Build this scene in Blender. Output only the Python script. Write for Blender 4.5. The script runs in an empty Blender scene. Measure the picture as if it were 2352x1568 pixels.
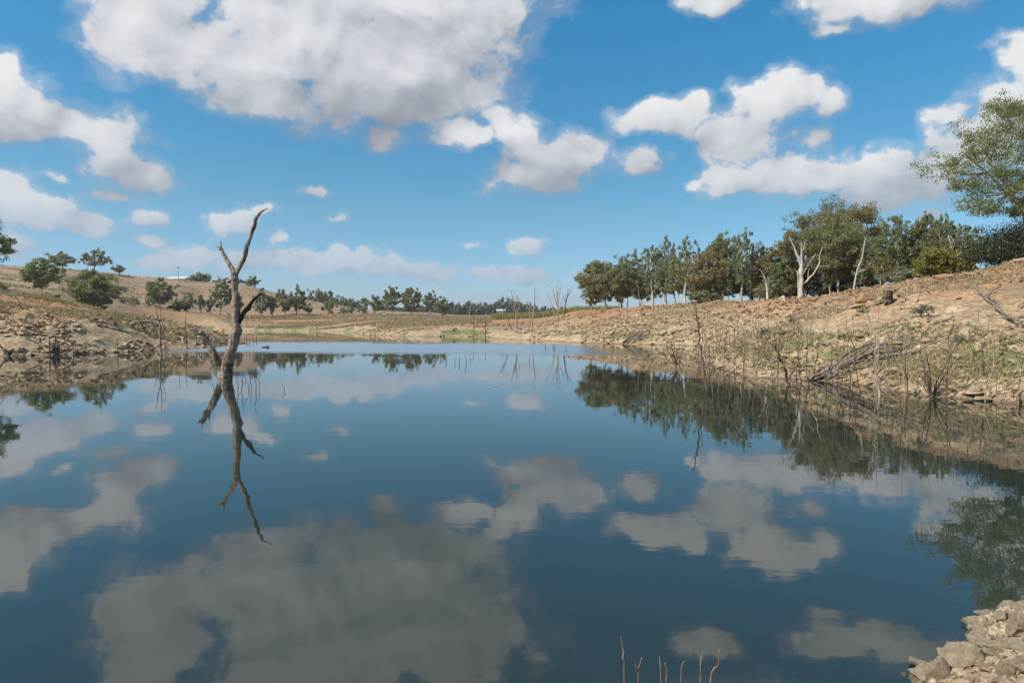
import bpy, bmesh, math, random
import numpy as np
from mathutils import Vector

S = bpy.context.scene
COL = S.collection
R = math.radians
random.seed(7)
rng = np.random.default_rng(11)

# ------------------------------------------------------------------ camera
H = 2.2                      # eye height above the water
F = 1568.0                   # focal length in the units of a 2352 x 1568 frame
PITCH = math.atan(39.0 / F)
cam = bpy.data.cameras.new('camera')
cam.sensor_width = 36.0
cam.lens = 24.0
cam.clip_start = 0.05
cam.clip_end = 20000
co = bpy.data.objects.new('camera', cam)
co.location = (0, 0, H)
co.rotation_euler = (R(90) - PITCH, 0, 0)
COL.objects.link(co)
S.camera = co

# ------------------------------------------------------------------ light
SUN_AZ = R(-114)             # clockwise from +Y: the sun stands to the left, a little behind
SUN_EL = R(44)
sun_vec = Vector((math.sin(SUN_AZ) * math.cos(SUN_EL), math.cos(SUN_AZ) * math.cos(SUN_EL), math.sin(SUN_EL)))
sl = bpy.data.lights.new('sun', 'SUN')
sl.energy = 4.9
sl.angle = R(0.53)
sl.color = (1.0, 0.93, 0.83)
so = bpy.data.objects.new('sun', sl)
so.rotation_euler = sun_vec.to_track_quat('Z', 'Y').to_euler()
COL.objects.link(so)

S.view_settings.view_transform = 'Standard'
S.view_settings.look = 'None'
S.view_settings.gamma = 1
S.view_settings.use_curve_mapping = False
S.view_settings.exposure = 0.0
S.render.engine = 'CYCLES'
S.cycles.use_denoising = True
S.cycles.max_bounces = 6
S.cycles.diffuse_bounces = 3
S.cycles.glossy_bounces = 3
S.cycles.transparent_max_bounces = 8
S.cycles.caustics_reflective = False
S.cycles.caustics_refractive = False
S.cycles.sample_clamp_indirect = 6


def ray(x, y):
    cx, cy = (x - 1176) / F, (784 - y) / F
    cp, sp = math.cos(PITCH), math.sin(PITCH)
    return Vector((cx, cp + cy * sp, -sp + cy * cp))


def PX(x, y, Y):
    d = ray(x, y)
    t = Y / d.y
    return Vector((d.x * t, Y, H + d.z * t))


def GP(x, y, z=0.0):
    d = ray(x, y)
    t = (z - H) / d.z
    return Vector((d.x * t, d.y * t, z))


def azel(x, y):
    d = ray(x, y).normalized()
    return math.atan2(d.x, d.y), math.asin(d.z)


# ------------------------------------------------------------------ node helpers
class NT:
    def __init__(self, tree):
        self.t = tree

    def n(self, typ, **kw):
        nd = self.t.nodes.new(typ)
        for k, v in kw.items():
            setattr(nd, k, v)
        return nd

    def link(self, a, b):
        self.t.links.new(a, b)

    def put(self, sock, v):
        if isinstance(v, bpy.types.NodeSocket):
            self.t.links.new(v, sock)
        elif v is not None:
            sock.default_value = v

    def math(self, op, a, b=None, c=None, clamp=False):
        nd = self.n('ShaderNodeMath', operation=op)
        nd.use_clamp = clamp
        self.put(nd.inputs[0], a)
        self.put(nd.inputs[1], b)
        self.put(nd.inputs[2], c)
        return nd.outputs[0]

    def vmath(self, op, a, b=None, c=None):
        nd = self.n('ShaderNodeVectorMath', operation=op)
        self.put(nd.inputs[0], a)
        if b is not None:
            self.put(nd.inputs[1], b)
        if c is not None:
            self.put(nd.inputs[2], c)
        return nd.outputs['Value'] if op in ('LENGTH', 'DOT_PRODUCT', 'DISTANCE') else nd.outputs['Vector']

    def noise(self, vec, scale, detail=4, rough=0.5, dist=0.0, out='Fac'):
        nd = self.n('ShaderNodeTexNoise')
        self.put(nd.inputs['Vector'], vec)
        nd.inputs['Scale'].default_value = scale
        nd.inputs['Detail'].default_value = detail
        nd.inputs['Roughness'].default_value = rough
        nd.inputs['Distortion'].default_value = dist
        return nd.outputs[out]

    def ramp(self, fac, lo, hi, smooth=True, a=0.0, b=1.0):
        nd = self.n('ShaderNodeMapRange')
        nd.interpolation_type = 'SMOOTHSTEP' if smooth else 'LINEAR'
        self.put(nd.inputs['Value'], fac)
        nd.inputs['From Min'].default_value = lo
        nd.inputs['From Max'].default_value = hi
        nd.inputs['To Min'].default_value = a
        nd.inputs['To Max'].default_value = b
        return nd.outputs['Result']

    def mix(self, fac, a, b, blend='MIX'):
        nd = self.n('ShaderNodeMix', data_type='RGBA', blend_type=blend)
        self.put(nd.inputs[0], fac)
        for s, v in ((nd.inputs[6], a), (nd.inputs[7], b)):
            if isinstance(v, tuple) and len(v) == 3:
                v = v + (1,)
            self.put(s, v)
        return nd.outputs[2]


# ------------------------------------------------------------------ world: sky with cumulus clouds
W = bpy.data.worlds.new('World')
S.world = W
W.use_nodes = True
W.node_tree.nodes.clear()
T = NT(W.node_tree)

CLOUDS = [  # x, y, rx, ry, weakness  (where they stand in the sky, converted to bearing and elevation below)
    (300, 55, 125, 95, 0), (430, 110, 230, 95, 0), (560, 120, 200, 90, 0), (740, 120, 240, 130, 0), (930, 140, 240, 155, 0),
    (610, 225, 165, 62, .0), (850, 225, 260, 78, 0), (1060, 70, 120, 150, 0), (1050, 200, 118, 80, 0), (700, 60, 120, 120, 0),
    (860, -20, 330, 110, 0), (340, -40, 130, 90, 0), (1140, 20, 62, 90, .05), (660, -90, 300, 60, .1),
    (1090, 322, 120, 38, .1), (1180, 300, 85, 58, .05), (1250, 345, 120, 62, 0), (1320, 372, 82, 66, 0),
    (1230, 400, 120, 50, .0), (870, 330, 66, 32, .25), (1130, 262, 66, 46, .2),
    (0, 230, 140, 95, 0), (100, 245, 105, 72, 0), (185, 292, 120, 50, 0), (262, 300, 66, 56, .0), (40, 290, 180, 40, 0),
    (290, 380, 100, 54, .0), (358, 395, 56, 44, .05), (20, 170, 70, 52, .0),
    (10, 455, 80, 68, 0), (110, 490, 95, 48, 0), (200, 515, 95, 30, .0), (20, 560, 90, 36, .15),
    (130, 405, 55, 20, .3), (260, 445, 75, 22, .25), (355, 497, 62, 30, .15), (525, 515, 70, 36, .0),
    (600, 490, 60, 24, .3), (640, 550, 40, 22, .3), (345, 550, 42, 18, .1), (720, 450, 40, 18, .3), (770, 503, 44, 15, .25),
    (370, 600, 62, 27, .1), (450, 588, 66, 30, .05), (560, 608, 120, 27, .05), (650, 606, 90, 27, .05),
    (725, 604, 48, 25, .0), (800, 602, 80, 34, .0), (900, 614, 100, 28, .0), (985, 624, 68, 22, .05),
    (1220, 572, 48, 22, .0), (1130, 627, 62, 18, .05), (1195, 632, 68, 19, .0), (1320, 632, 36, 16, .2),
    (1510, 265, 112, 44, 0), (1590, 270, 72, 50, .0), (1760, 222, 90, 66, .0), (1830, 215, 72, 54, .1),
    (1700, 310, 90, 80, .0), (1890, 240, 62, 50, .15), (1470, 365, 82, 38, .2), (1850, 320, 70, 42, .25),
    (1700, 412, 105, 44, .0), (1850, 400, 150, 54, 0), (2020, 390, 135, 72, 0), (2050, 432, 150, 48, 0),
    (2150, 385, 95, 62, .0), (2250, 310, 120, 76, .0), (2310, 225, 95, 75, 0), (2350, 130, 70, 55, .1),
    (2180, 250, 65, 38, .25), (2130, 492, 40, 16, .2), (2420, 330, 160, 100, .1),
    (1640, 0, 95, 34, .1), (1970, 15, 160, 56, .05), (2070, -10, 160, 60, .0), (1915, 80, 60, 28, .25),
    (1590, 420, 36, 18, .2), (80, 600, 50, 16, .35), (1090, 570, 40, 14, .35),
    (1900, -190, 330, 90, .1), (-350, 150, 260, 120, 0), (2800, 250, 300, 110, 0), (-300, 480, 200, 60, .1), (2900, 500, 200, 50, .1),
]
CW, NAMP = 1.5, 3.3
def group(name):
    gr = bpy.data.node_groups.new(name, 'ShaderNodeTree')
    gr.interface.new_socket('Pos', in_out='INPUT', socket_type='NodeSocketVector')      # (azimuth, elevation, 0)
    gr.interface.new_socket('Dir', in_out='INPUT', socket_type='NodeSocketVector')
    gr.interface.new_socket('D', in_out='OUTPUT', socket_type='NodeSocketFloat')
    g_ = NT(gr)
    return gr, g_, g_.n('NodeGroupInput'), g_.n('NodeGroupOutput')


grp_b, G, gi, go_ = group('cloud_masses')
acc = None
for (x, y, rx, ry, o) in CLOUDS:
    a0, e0 = azel(x, y)
    a1, _ = azel(x + 30, y)
    _, e1 = azel(x, y - 30)
    ra, re = abs(a1 - a0) / 30 * rx, abs(e1 - e0) / 30 * ry
    q = G.vmath('MULTIPLY_ADD', gi.outputs['Pos'], (1 / ra, 1 / re, 0), (-a0 / ra, -e0 / re, 0))
    ln = G.vmath('LENGTH', q)
    if o:
        ln = G.math('ADD', ln, o * CW)        # weaker clouds: thinner
    acc = ln if acc is None else G.math('SMOOTH_MIN', acc, ln, 0.30)
# generic clouds of the same kind outside the part of the sky in view
sep = G.n('ShaderNodeSeparateXYZ')
G.link(gi.outputs['Pos'], sep.inputs[0])
gen = G.noise(G.vmath('MULTIPLY', gi.outputs['Dir'], (1, 1, 2.2)), 3.2, 2, 0.5)
gen = G.math('MULTIPLY_ADD', gen, -6.0, 4.15)
fa = G.ramp(G.math('ABSOLUTE', sep.outputs[0]), 0.72, 0.95)
fe = G.ramp(sep.outputs[1], 0.50, 0.66)
gen = G.math('ADD', gen, G.math('MULTIPLY_ADD', G.math('MAXIMUM', fa, fe), -4.0, 4.0))
acc = G.math('MINIMUM', acc, gen)
G.link(G.math('SUBTRACT', 1.0, acc), go_.inputs['D'])

BODIES = [  # the cloud masses as wholes: which side of each is turned to the sun
    (660, 85, 560, 225), (1235, 345, 185, 95), (90, 245, 230, 115), (290, 375, 115, 68), (90, 492, 215, 78), (20, 570, 110, 40),
    (525, 515, 80, 42), (1520, 262, 130, 52), (1780, 270, 160, 120), (1840, 412, 270, 62), (2070, 398, 190, 88), (2310, 240, 170, 130),
    (500, 603, 190, 32), (840, 606, 210, 38), (1220, 572, 52, 24), (1170, 630, 100, 22), (2000, 10, 220, 80), (1640, 0, 110, 40),
    (355, 500, 66, 34), (1470, 365, 90, 42),
]
grp_d, G, gi, go_ = group('cloud_sides')
num = den = None
for (x, y, rx, ry) in BODIES:
    a0, e0 = azel(x, y)
    a1, _ = azel(x + 30, y)
    _, e1 = azel(x, y - 30)
    ra, re = abs(a1 - a0) / 30 * rx, abs(e1 - e0) / 30 * ry
    q = G.vmath('MULTIPLY_ADD', gi.outputs['Pos'], (1 / ra, 1 / re, 0), (-a0 / ra, -e0 / re, 0))
    w = G.math('EXPONENT', G.math('MULTIPLY', G.vmath('DOT_PRODUCT', q, q), -1.3))
    v = G.math('MULTIPLY', w, G.vmath('DOT_PRODUCT', q, (-0.42, 0.85, 0)))
    num = v if num is None else G.math('ADD', num, v)
    den = w if den is None else G.math('ADD', den, w)
G.link(G.math('DIVIDE', num, G.math('ADD', den, 0.05)), go_.inputs['D'])

grp_n, G, gi, go_ = group('cloud_billows')
sep = G.n('ShaderNodeSeparateXYZ')
G.link(gi.outputs['Pos'], sep.inputs[0])
el = G.ramp(sep.outputs[1], 0.14, 0.36)
dv = G.vmath('MULTIPLY', gi.outputs['Dir'], (1, 1, 1.25))
n_hi = G.noise(dv, 10.0, 7, 0.62, 0.3)
n_lo = G.noise(dv, 34.0, 5, 0.60, 0.2)
mx = G.n('ShaderNodeMix', data_type='FLOAT')
G.put(mx.inputs[0], el); G.put(mx.inputs[2], n_lo); G.put(mx.inputs[3], n_hi)
vo = G.n('ShaderNodeTexVoronoi')
vo.inputs['Scale'].default_value = 17.0
vo.inputs['Detail'].default_value = 3.0
vo.inputs['Roughness'].default_value = 0.55
wn = G.noise(dv, 14.0, 2, 0.5, out='Color')
G.link(G.vmath('MULTIPLY_ADD', wn, (.05, .05, .05), dv), vo.inputs['Vector'])
puff = G.math('MULTIPLY_ADD', vo.outputs['Distance'], -0.80, 0.82)
G.link(G.math('ADD', G.math('MULTIPLY_ADD', mx.outputs[0], NAMP, -NAMP / 2), puff), go_.inputs['D'])

grp_s, G, gi, go_ = group('cloud_relief')
sep = G.n('ShaderNodeSeparateXYZ')
G.link(gi.outputs['Pos'], sep.inputs[0])
el = G.ramp(sep.outputs[1], 0.04, 0.22)
dv = G.vmath('MULTIPLY', gi.outputs['Dir'], (1, 1, 1.25))
n_hi = G.noise(dv, 8.0, 4, 0.55, 0.25)
n_lo = G.noise(dv, 30.0, 3, 0.55, 0.2)
mx = G.n('ShaderNodeMix', data_type='FLOAT')
G.put(mx.inputs[0], el); G.put(mx.inputs[2], n_lo); G.put(mx.inputs[3], n_hi)
G.link(mx.outputs[0], go_.inputs['D'])

tc = T.n('ShaderNodeTexCoord')
dirv = T.vmath('NORMALIZE', tc.outputs['Generated'])


def field(offset, which):
    v = T.vmath('NORMALIZE', T.vmath('ADD', dirv, offset)) if offset else dirv
    s = T.n('ShaderNodeSeparateXYZ')
    T.link(v, s.inputs[0])
    az = T.math('ARCTAN2', s.outputs[0], s.outputs[1])
    ele = T.math('ARCSINE', s.outputs[2])
    c = T.n('ShaderNodeCombineXYZ')
    T.link(az, c.inputs[0]); T.link(ele, c.inputs[1])
    pos = c.outputs[0]
    if grp_b in which:
        wv = T.vmath('SUBTRACT', T.noise(v, 9.0, 3, 0.6, out='Color'), (.5, .5, .5))
        k = T.ramp(ele, .03, .3, a=.03, b=.10)
        kk = T.n('ShaderNodeCombineXYZ')
        T.link(k, kk.inputs[0]); T.link(T.math('MULTIPLY', k, .8), kk.inputs[1])
        pos = T.vmath('MULTIPLY_ADD', wv, kk.outputs[0], pos)
    out = []
    for w in which:
        g = T.n('ShaderNodeGroup')
        g.node_tree = w
        T.link(pos, g.inputs['Pos']); T.link(v, g.inputs['Dir'])
        out.append(g.outputs['D'])
    return out + [ele]


B0, N0, R0, SH, ELE = field(None, (grp_b, grp_n, grp_s, grp_d))
R1, _ = field((-0.014, 0.0, 0.020), (grp_s,))
B2, _ = field((-0.016, 0.0, 0.040), (grp_b,))
D0 = T.math('ADD', T.math('MINIMUM', T.math('MULTIPLY', B0, 1.7), 2.2), N0)
D0 = T.math('ADD', D0, T.math('MULTIPLY', T.ramp(B0, 0.45, 0.85), 1.4))
SHc = T.math('MAXIMUM', T.math('MINIMUM', SH, 1.0), -1.0)
width = T.math('MULTIPLY_ADD', SHc, -0.30, 0.80)
alpha = T.ramp(T.math('DIVIDE', T.math('ADD', D0, 0.25), width), 0, 1)
wisp = T.ramp(D0, -0.65, 0.0)
alpha = T.math('MAXIMUM', alpha, T.math('MULTIPLY', wisp, 0.26))
fine = T.math('SUBTRACT', R0, R1)
broad = T.math('SUBTRACT', T.math('MINIMUM', B0, 1.0), T.math('MINIMUM', B2, 1.0))
lit = T.math('MULTIPLY_ADD', fine, 1.35, 0.62)
lit = T.math('MULTIPLY_ADD', N0, 0.055, lit)
lit = T.math('MULTIPLY_ADD', broad, 0.16, lit)
lit = T.math('MULTIPLY_ADD', SHc, 0.40, lit)
thin = T.ramp(D0, 0.5, -0.1)
lit = T.math('SUBTRACT', lit, T.math('MULTIPLY', thin, 0.10), clamp=True)
sky = T.n('ShaderNodeTexSky', sky_type='NISHITA')
sky.sun_disc = False
sky.sun_elevation = SUN_EL
sky.sun_rotation = SUN_AZ
sky.altitude = 300
sky.air_density = 1.0
sky.dust_density = 0.4
sky.ozone_density = 2.0
hs = T.n('ShaderNodeHueSaturation')
hs.inputs['Hue'].default_value = 0.492
hs.inputs['Saturation'].default_value = 1.30
hs.inputs['Value'].default_value = 1.10
T.link(sky.outputs[0], hs.inputs['Color'])
t1 = T.mix(T.ramp(ELE, 0.03, 0.16, False), (0.60, 0.72, 1.00), (0.74, 0.87, 0.86))
tint = T.mix(T.ramp(ELE, 0.16, 0.45, False), t1, (0.56, 1.12, 1.14))
skyc = T.mix(1.0, hs.outputs[0], tint, 'MULTIPLY')
cl = T.n('ShaderNodeValToRGB')
cl.color_ramp.interpolation = 'B_SPLINE'
els = cl.color_ramp.elements
els[0].position, els[0].color = 0.10, (0.27, 0.295, 0.345, 1)
els[1].position, els[1].color = 0.95, (0.84, 0.85, 0.86, 1)
e = els.new(0.42); e.color = (0.46, 0.49, 0.545, 1)
e = els.new(0.66); e.color = (0.66, 0.68, 0.72, 1)
T.link(lit, cl.inputs[0])
# clouds low over the horizon take on the colour of the air in front of them
lowf = T.ramp(ELE, 0.03, 0.26, a=0.72, b=0.0)
ccol = T.mix(lowf, cl.outputs[0], (0.40, 0.50, 0.63))
alpha = T.math('MULTIPLY', alpha, T.ramp(ELE, 0.02, 0.20, a=0.80, b=1.0))
streak = T.ramp(T.noise(T.vmath('MULTIPLY', dirv, (1, 1, 16)), 2.6, 5, 0.55), 0.46, 0.68)
streak = T.math('MULTIPLY', T.math('MULTIPLY', streak, T.ramp(ELE, 0.05, 0.15, a=1, b=0)), 0.38)
alpha = T.math('MAXIMUM', alpha, streak)
c10 = T.mix(1.0, ccol, (8.3, 8.3, 8.3), 'MULTIPLY')
final = T.mix(alpha, skyc, c10)
bg = T.n('ShaderNodeBackground')
bg.inputs['Strength'].default_value = 0.12
T.link(final, bg.inputs['Color'])
wo = T.n('ShaderNodeOutputWorld')
T.link(bg.outputs[0], wo.inputs['Surface'])
W.cycles.sampling_method = 'MANUAL'
W.cycles.sample_map_resolution = 512


# ------------------------------------------------------------------ noise in python
def _h(ix, iy, iz, s):
    n = (ix * 374761393 + iy * 668265263 + iz * 2147483647 + s * 1274126177) & 0xffffffff
    n = ((n ^ (n >> 13)) * 1274126177) & 0xffffffff
    n = ((n ^ (n >> 16)) * 2246822519) & 0xffffffff
    return ((n ^ (n >> 15)) & 0xffff) / 65535.0


def vnoise(x, y, s=0):
    x = np.asarray(x, float); y = np.asarray(y, float)
    ix, iy = np.floor(x).astype(np.int64), np.floor(y).astype(np.int64)
    fx, fy = x - ix, y - iy
    fx = fx * fx * (3 - 2 * fx); fy = fy * fy * (3 - 2 * fy)
    a, b = _h(ix, iy, 0, s), _h(ix + 1, iy, 0, s)
    c, d_ = _h(ix, iy + 1, 0, s), _h(ix + 1, iy + 1, 0, s)
    return (a + (b - a) * fx) * (1 - fy) + (c + (d_ - c) * fx) * fy


def fbm(x, y, o=4, s=0, g=0.5):
    t, a, n = 0, 1.0, 0
    for i in range(o):
        t = t + a * vnoise(x * 2 ** i + 17.3 * i, y * 2 ** i - 9.1 * i, s + i)
        n += a
        a *= g
    return t / n


# ------------------------------------------------------------------ shoreline and terrain
SHORE = np.array([
    (-90, -14), (-20, -2.5), (-6, 0.9), (-1.5, 1.5), (0.5, 2.1), (1.6, 3.05), (2.35, 3.85), (2.5, 4.25), (2.85, 4.45),
    (3.2, 4.72), (3.38, 5.0), (3.75, 5.2), (4.3, 5.4), (7, 8), (11, 12), (14.3, 16), (14.1, 18.7), (13.7, 20), (12.5, 20.7),
    (12.5, 25.0), (11.9, 27.2), (9.9, 28.5), (10.6, 36), (11.0, 41.0), (14.5, 46), (20.8, 66), (17.6, 71.5), (12.3, 76.5),
    (8.6, 82), (5.3, 90), (0.3, 101), (-3.6, 107.5), (-3.0, 118), (-9.5, 126), (-16.6, 123), (-26, 138), (-32, 152),
    (-48, 203), (-70, 230), (-96, 246), (-117, 248), (-108, 200), (-82, 145), (-58, 106), (-42, 88), (-32.5, 80),
    (-30.3, 77), (-29.5, 70), (-28.8, 64), (-29.4, 59.5), (-30.5, 54.8), (-33, 50), (-35.5, 47.3), (-55, 44), (-90, 40),
    (-120, 20), (-125, -8)], float)


def shore_dist(x, y):
    """signed distance to the shoreline, positive on land"""
    x = np.asarray(x, float); y = np.asarray(y, float)
    best = np.full(x.shape, 1e18)
    inside = np.zeros(x.shape, bool)
    n = len(SHORE)
    for i in range(n):
        ax, ay = SHORE[i]; bx, by = SHORE[(i + 1) % n]
        dx, dy = bx - ax, by - ay
        t = np.clip(((x - ax) * dx + (y - ay) * dy) / (dx * dx + dy * dy), 0, 1)
        best = np.minimum(best, (x - ax - t * dx) ** 2 + (y - ay - t * dy) ** 2)
        c = (ay > y) != (by > y)
        with np.errstate(divide='ignore', invalid='ignore'):
            xi = (bx - ax) * (y - ay) / (by - ay) + ax
        inside ^= c & (x < xi)
    dd = np.sqrt(best)
    # a wobbly shoreline
    dd = np.where(inside, -dd, dd)
    far = np.clip(np.hypot(x, y) / 60, 0.05, 1.3)
    return dd + (fbm(x / (6 * far), y / (6 * far), 3, 5) - 0.5) * 2.4 * far * np.clip(np.hypot(x, y) / 30, .15, 1)


def zz(y, Y):
    return H + (745 - y) / F * Y


COLS = {   # bearing (frame column) -> [(distance, height)]
    -2500: [(0, 1), (30, 4), (100, 10), (300, 26), (470, 34), (900, 36), (6000, 36)],
    -300: [(0, 1), (40, 2), (60, 5), (90, 8), (150, 13), (300, 28), (470, 45), (900, 44), (6000, 44)],
    0: [(0, 1), (50, 2), (60, zz(702, 60)), (72, zz(684, 72)), (88, zz(674, 88)), (120, zz(670, 120)), (200, zz(658, 200)), (300, zz(638, 300)),
        (470, zz(609, 470)), (900, 44), (6000, 44)],
    130: [(0, 1), (50, 1.5), (62, zz(714, 62)), (74, zz(697, 74)), (88, zz(688, 88)), (120, zz(687, 120)), (150, zz(685, 150)), (200, zz(672, 200)),
          (300, zz(645, 300)), (470, zz(614, 470)), (900, 42), (6000, 42)],
    250: [(0, 1), (50, 1), (62, zz(725, 62)), (85, zz(711, 85)), (120, zz(709, 120)), (190, zz(706, 190)), (250, zz(692, 250)),
          (350, zz(656, 350)), (470, zz(627, 470)), (900, 38), (6000, 38)],
    330: [(0, 1), (55, 1), (65, zz(732, 65)), (80, zz(723, 80)), (120, zz(720, 120)), (200, zz(716, 200)), (270, zz(709, 270)),
          (370, zz(664, 370)), (470, zz(635, 470)), (900, 36), (6000, 30)],
    410: [(0, 1), (58, .8), (70, zz(746, 70)), (85, zz(742, 85)), (130, zz(735, 130)), (220, zz(723, 220)), (290, zz(715, 290)),
          (380, zz(672, 380)), (470, zz(641, 470)), (900, 33), (6000, 30)],
    470: [(0, 1), (60, .7), (72, zz(757, 72)), (90, zz(757, 90)), (140, zz(748, 140)), (220, zz(730, 220)), (320, zz(717, 320)),
          (400, zz(680, 400)), (470, zz(646, 470)), (900, 32), (6000, 30)],
    550: [(0, 1), (70, .6), (85, .8), (246, .8), (280, zz(736, 280)), (340, zz(718, 340)), (410, zz(680, 410)), (470, zz(653, 470)), (900, 30), (6000, 25)],
    650: [(0, 1), (240, .8), (285, zz(735, 285)), (350, zz(718, 350)), (420, zz(690, 420)), (480, zz(673, 480)), (900, 24), (6000, 20)],
    750: [(0, 1), (225, .8), (285, zz(734, 285)), (350, zz(718, 350)), (420, zz(704, 420)), (480, zz(695, 480)), (900, 17), (6000, 16)],
    860: [(0, 1), (150, .8), (200, 2.2), (260, zz(734, 260)), (350, zz(720, 350)), (500, zz(714, 500)), (900, 14), (6000, 14)],
    960: [(0, 1), (135, 1), (150, zz(748, 150)), (190, zz(739, 190)), (260, zz(735, 260)), (350, zz(722, 350)), (500, zz(718, 500)), (900, 12), (6000, 14)],
    1057: [(0, 1), (126, 1), (150, zz(744, 150)), (180, zz(737, 180)), (250, zz(735, 250)), (350, zz(726, 350)), (600, zz(724, 600)), (6000, 12)],
    1230: [(0, 1), (105, 1), (125, zz(751, 125)), (150, zz(738, 150)), (180, zz(732, 180)), (260, zz(727, 260)), (400, zz(727, 400)), (6000, 9)],
    1330: [(0, 1), (88, .9), (108, 2.2), (132, 4.6), (150, zz(713, 150)), (230, 6.2), (400, 6.4), (6000, 6)],
    1480: [(0, 1), (76, .8), (85, 2.2), (97, 4.45), (130, zz(704, 130)), (230, 6.2), (6000, 6)],
    1650: [(0, .6), (40, .8), (67, .9), (74, 2.6), (82, 4.65), (98, zz(693, 98)), (200, 6.4), (6000, 6)],
    1765: [(0, .5), (34, .5), (42, 1.7), (56, 3.9), (84, zz(691, 84)), (180, 6.4), (6000, 6)],
    1840: [(0, .5), (27, .4), (36, 1.9), (46.5, 3.5), (76, zz(690, 76)), (180, 6.4), (6000, 6)],
    2031: [(0, .6), (22, .4), (30, 2.3), (37.5, 4.05), (60, zz(659, 60)), (150, 7.0), (6000, 6)],
    2113: [(0, .6), (21, .4), (29, 2.5), (36, 4.35), (54, zz(645, 54)), (140, 7.2), (6000, 6)],
    2224: [(0, .6), (20, .4), (28, 2.7), (36, 4.75), (48, zz(627, 48)), (130, 7.6), (6000, 6)],
    2352: [(0, .6), (18, .4), (26, 2.6), (35.5, 5.35), (42, zz(597, 42)), (120, 8), (6000, 7)],
    2800: [(0, .6), (14, .6), (22, 2.6), (32, 6.0), (48, 8), (120, 9), (6000, 7)],
    4500: [(0, .6), (8, 1.0), (18, 3.6), (30, 6.6), (48, 8), (120, 9), (6000, 7)],
}
_ck = sorted(COLS)
_rows = np.concatenate([np.linspace(0, 120, 121), np.geomspace(122, 6000, 120)])
_tab = np.array([np.interp(_rows, [p[0] for p in COLS[k]], [p[1] for p in COLS[k]]) for k in _ck])


def table(x, y):
    Y = np.maximum(y, 1.5)
    Yr = np.minimum(Y, 5990)
    px = np.clip(1176 + F * x / Y, _ck[0], _ck[-1])
    cf = np.interp(px, _ck, np.arange(len(_ck)))
    rf = np.interp(Yr, _rows, np.arange(len(_rows)))
    c0 = np.clip(np.floor(cf).astype(int), 0, len(_ck) - 2); r0 = np.clip(np.floor(rf).astype(int), 0, len(_rows) - 2)
    u, v = cf - c0, rf - r0
    u = u * .5 + .5 * u * u * (3 - 2 * u)
    return (_tab[c0, r0] * (1 - u) + _tab[c0 + 1, r0] * u) * (1 - v) + (_tab[c0, r0 + 1] * (1 - u) + _tab[c0 + 1, r0 + 1] * u) * v


def ground(x, y, full=False):
    x = np.asarray(x, float); y = np.asarray(y, float)
    d = shore_dist(x, y)
    rr = np.hypot(x, y)
    t = table(x, y)
    near = np.clip((y - 5) / 10, 0, 1)
    t = t * near + (1 - near) * (0.9 + 0.05 * np.clip(rr, 0, 60))
    k = 0.25
    lim = 0.10 * np.clip(d, 0, 1e9) ** .5 * np.clip(rr / 20, .6, 1.4) + 0.40 * np.clip(d, 0, 1e9)
    hh = np.clip(0.5 + 0.5 * (lim - t) / k, 0, 1)
    z = lim * (1 - hh) + t * hh - k * hh * (1 - hh)
    amp = np.clip(d * .35, 0, 1)
    bank = np.clip((190 - rr) / 80, 0, 1)
    small = np.clip((rr - 2) / 25, .12, 1)
    # low rock ledges, dipping along the slope, and loose rubble
    st = fbm(x / 7 + y / 18, y / 5 - x / 16, 3, 21)
    led = np.abs(((st * 7 + fbm(x / 2.3, y / 2.3, 2, 8) * .9) % 1.0) - .5) * 2
    z = z + amp * bank * small * ((fbm(x / 9, y / 9, 4, 31) - .5) * 1.0 + (led ** 3 - .25) * .22 + (fbm(x / 1.3, y / 1.3, 4, 40) - .5) * .30)
    z = z + amp * np.clip((rr - 150) / 200, 0, 1) * ((fbm(x / 45, y / 45, 4, 61) - .5) * 2.2 + (fbm(x / 9, y / 9, 3, 66) - .5) * .5)
    z = np.maximum(z, 0.02 + 0.02 * np.clip(d, 0, 5))
    bed = -0.02 - 0.20 * (-d) - 0.05 * (fbm(x / .5, y / .5, 3, 71)) * np.clip(-d, 0, 1)
    z = np.where(d > 0, z, np.maximum(bed, -3.2))
    if full:
        return z, d
    return z


def gz(x, y):
    return float(ground(np.array([x]), np.array([y]))[0])


# ------------------------------------------------------------------ object helpers
def tag(o, label=None, cat=None, group=None, kind=None):
    if label: o['label'] = label
    if cat: o['category'] = cat
    if group: o['group'] = group
    if kind: o['kind'] = kind
    return o


def mesh_np(name, v, f, mat=None, smooth=False, parent=None, attr=None):
    v = np.asarray(v, np.float32); f = np.asarray(f, np.int32)
    me = bpy.data.meshes.new(name)
    me.vertices.add(len(v)); me.vertices.foreach_set('co', v.ravel())
    k = f.shape[1]
    me.loops.add(f.size); me.loops.foreach_set('vertex_index', f.ravel())
    me.polygons.add(len(f))
    me.polygons.foreach_set('loop_start', np.arange(0, f.size, k, dtype=np.int32))
    me.polygons.foreach_set('use_smooth', np.full(len(f), bool(smooth)))
    if attr:
        for an, av in attr.items():
            a = me.attributes.new(an, 'FLOAT', 'POINT')
            a.data.foreach_set('value', np.asarray(av, np.float32))
    me.update(calc_edges=True)
    if mat: me.materials.append(mat)
    o = bpy.data.objects.new(name, me)
    COL.objects.link(o)
    if parent: o.parent = parent
    return o


def empty(name, loc, rz=0):
    o = bpy.data.objects.new(name, None)
    o.empty_display_size = .3
    o.location = loc
    o.rotation_euler = (0, 0, rz)
    COL.objects.link(o)
    return o


def copy_tree(o, parent=None):
    c = o.copy()
    COL.objects.link(c)
    c.parent = parent
    for ch in list(o.children):
        copy_tree(ch, c)
    return c


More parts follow.
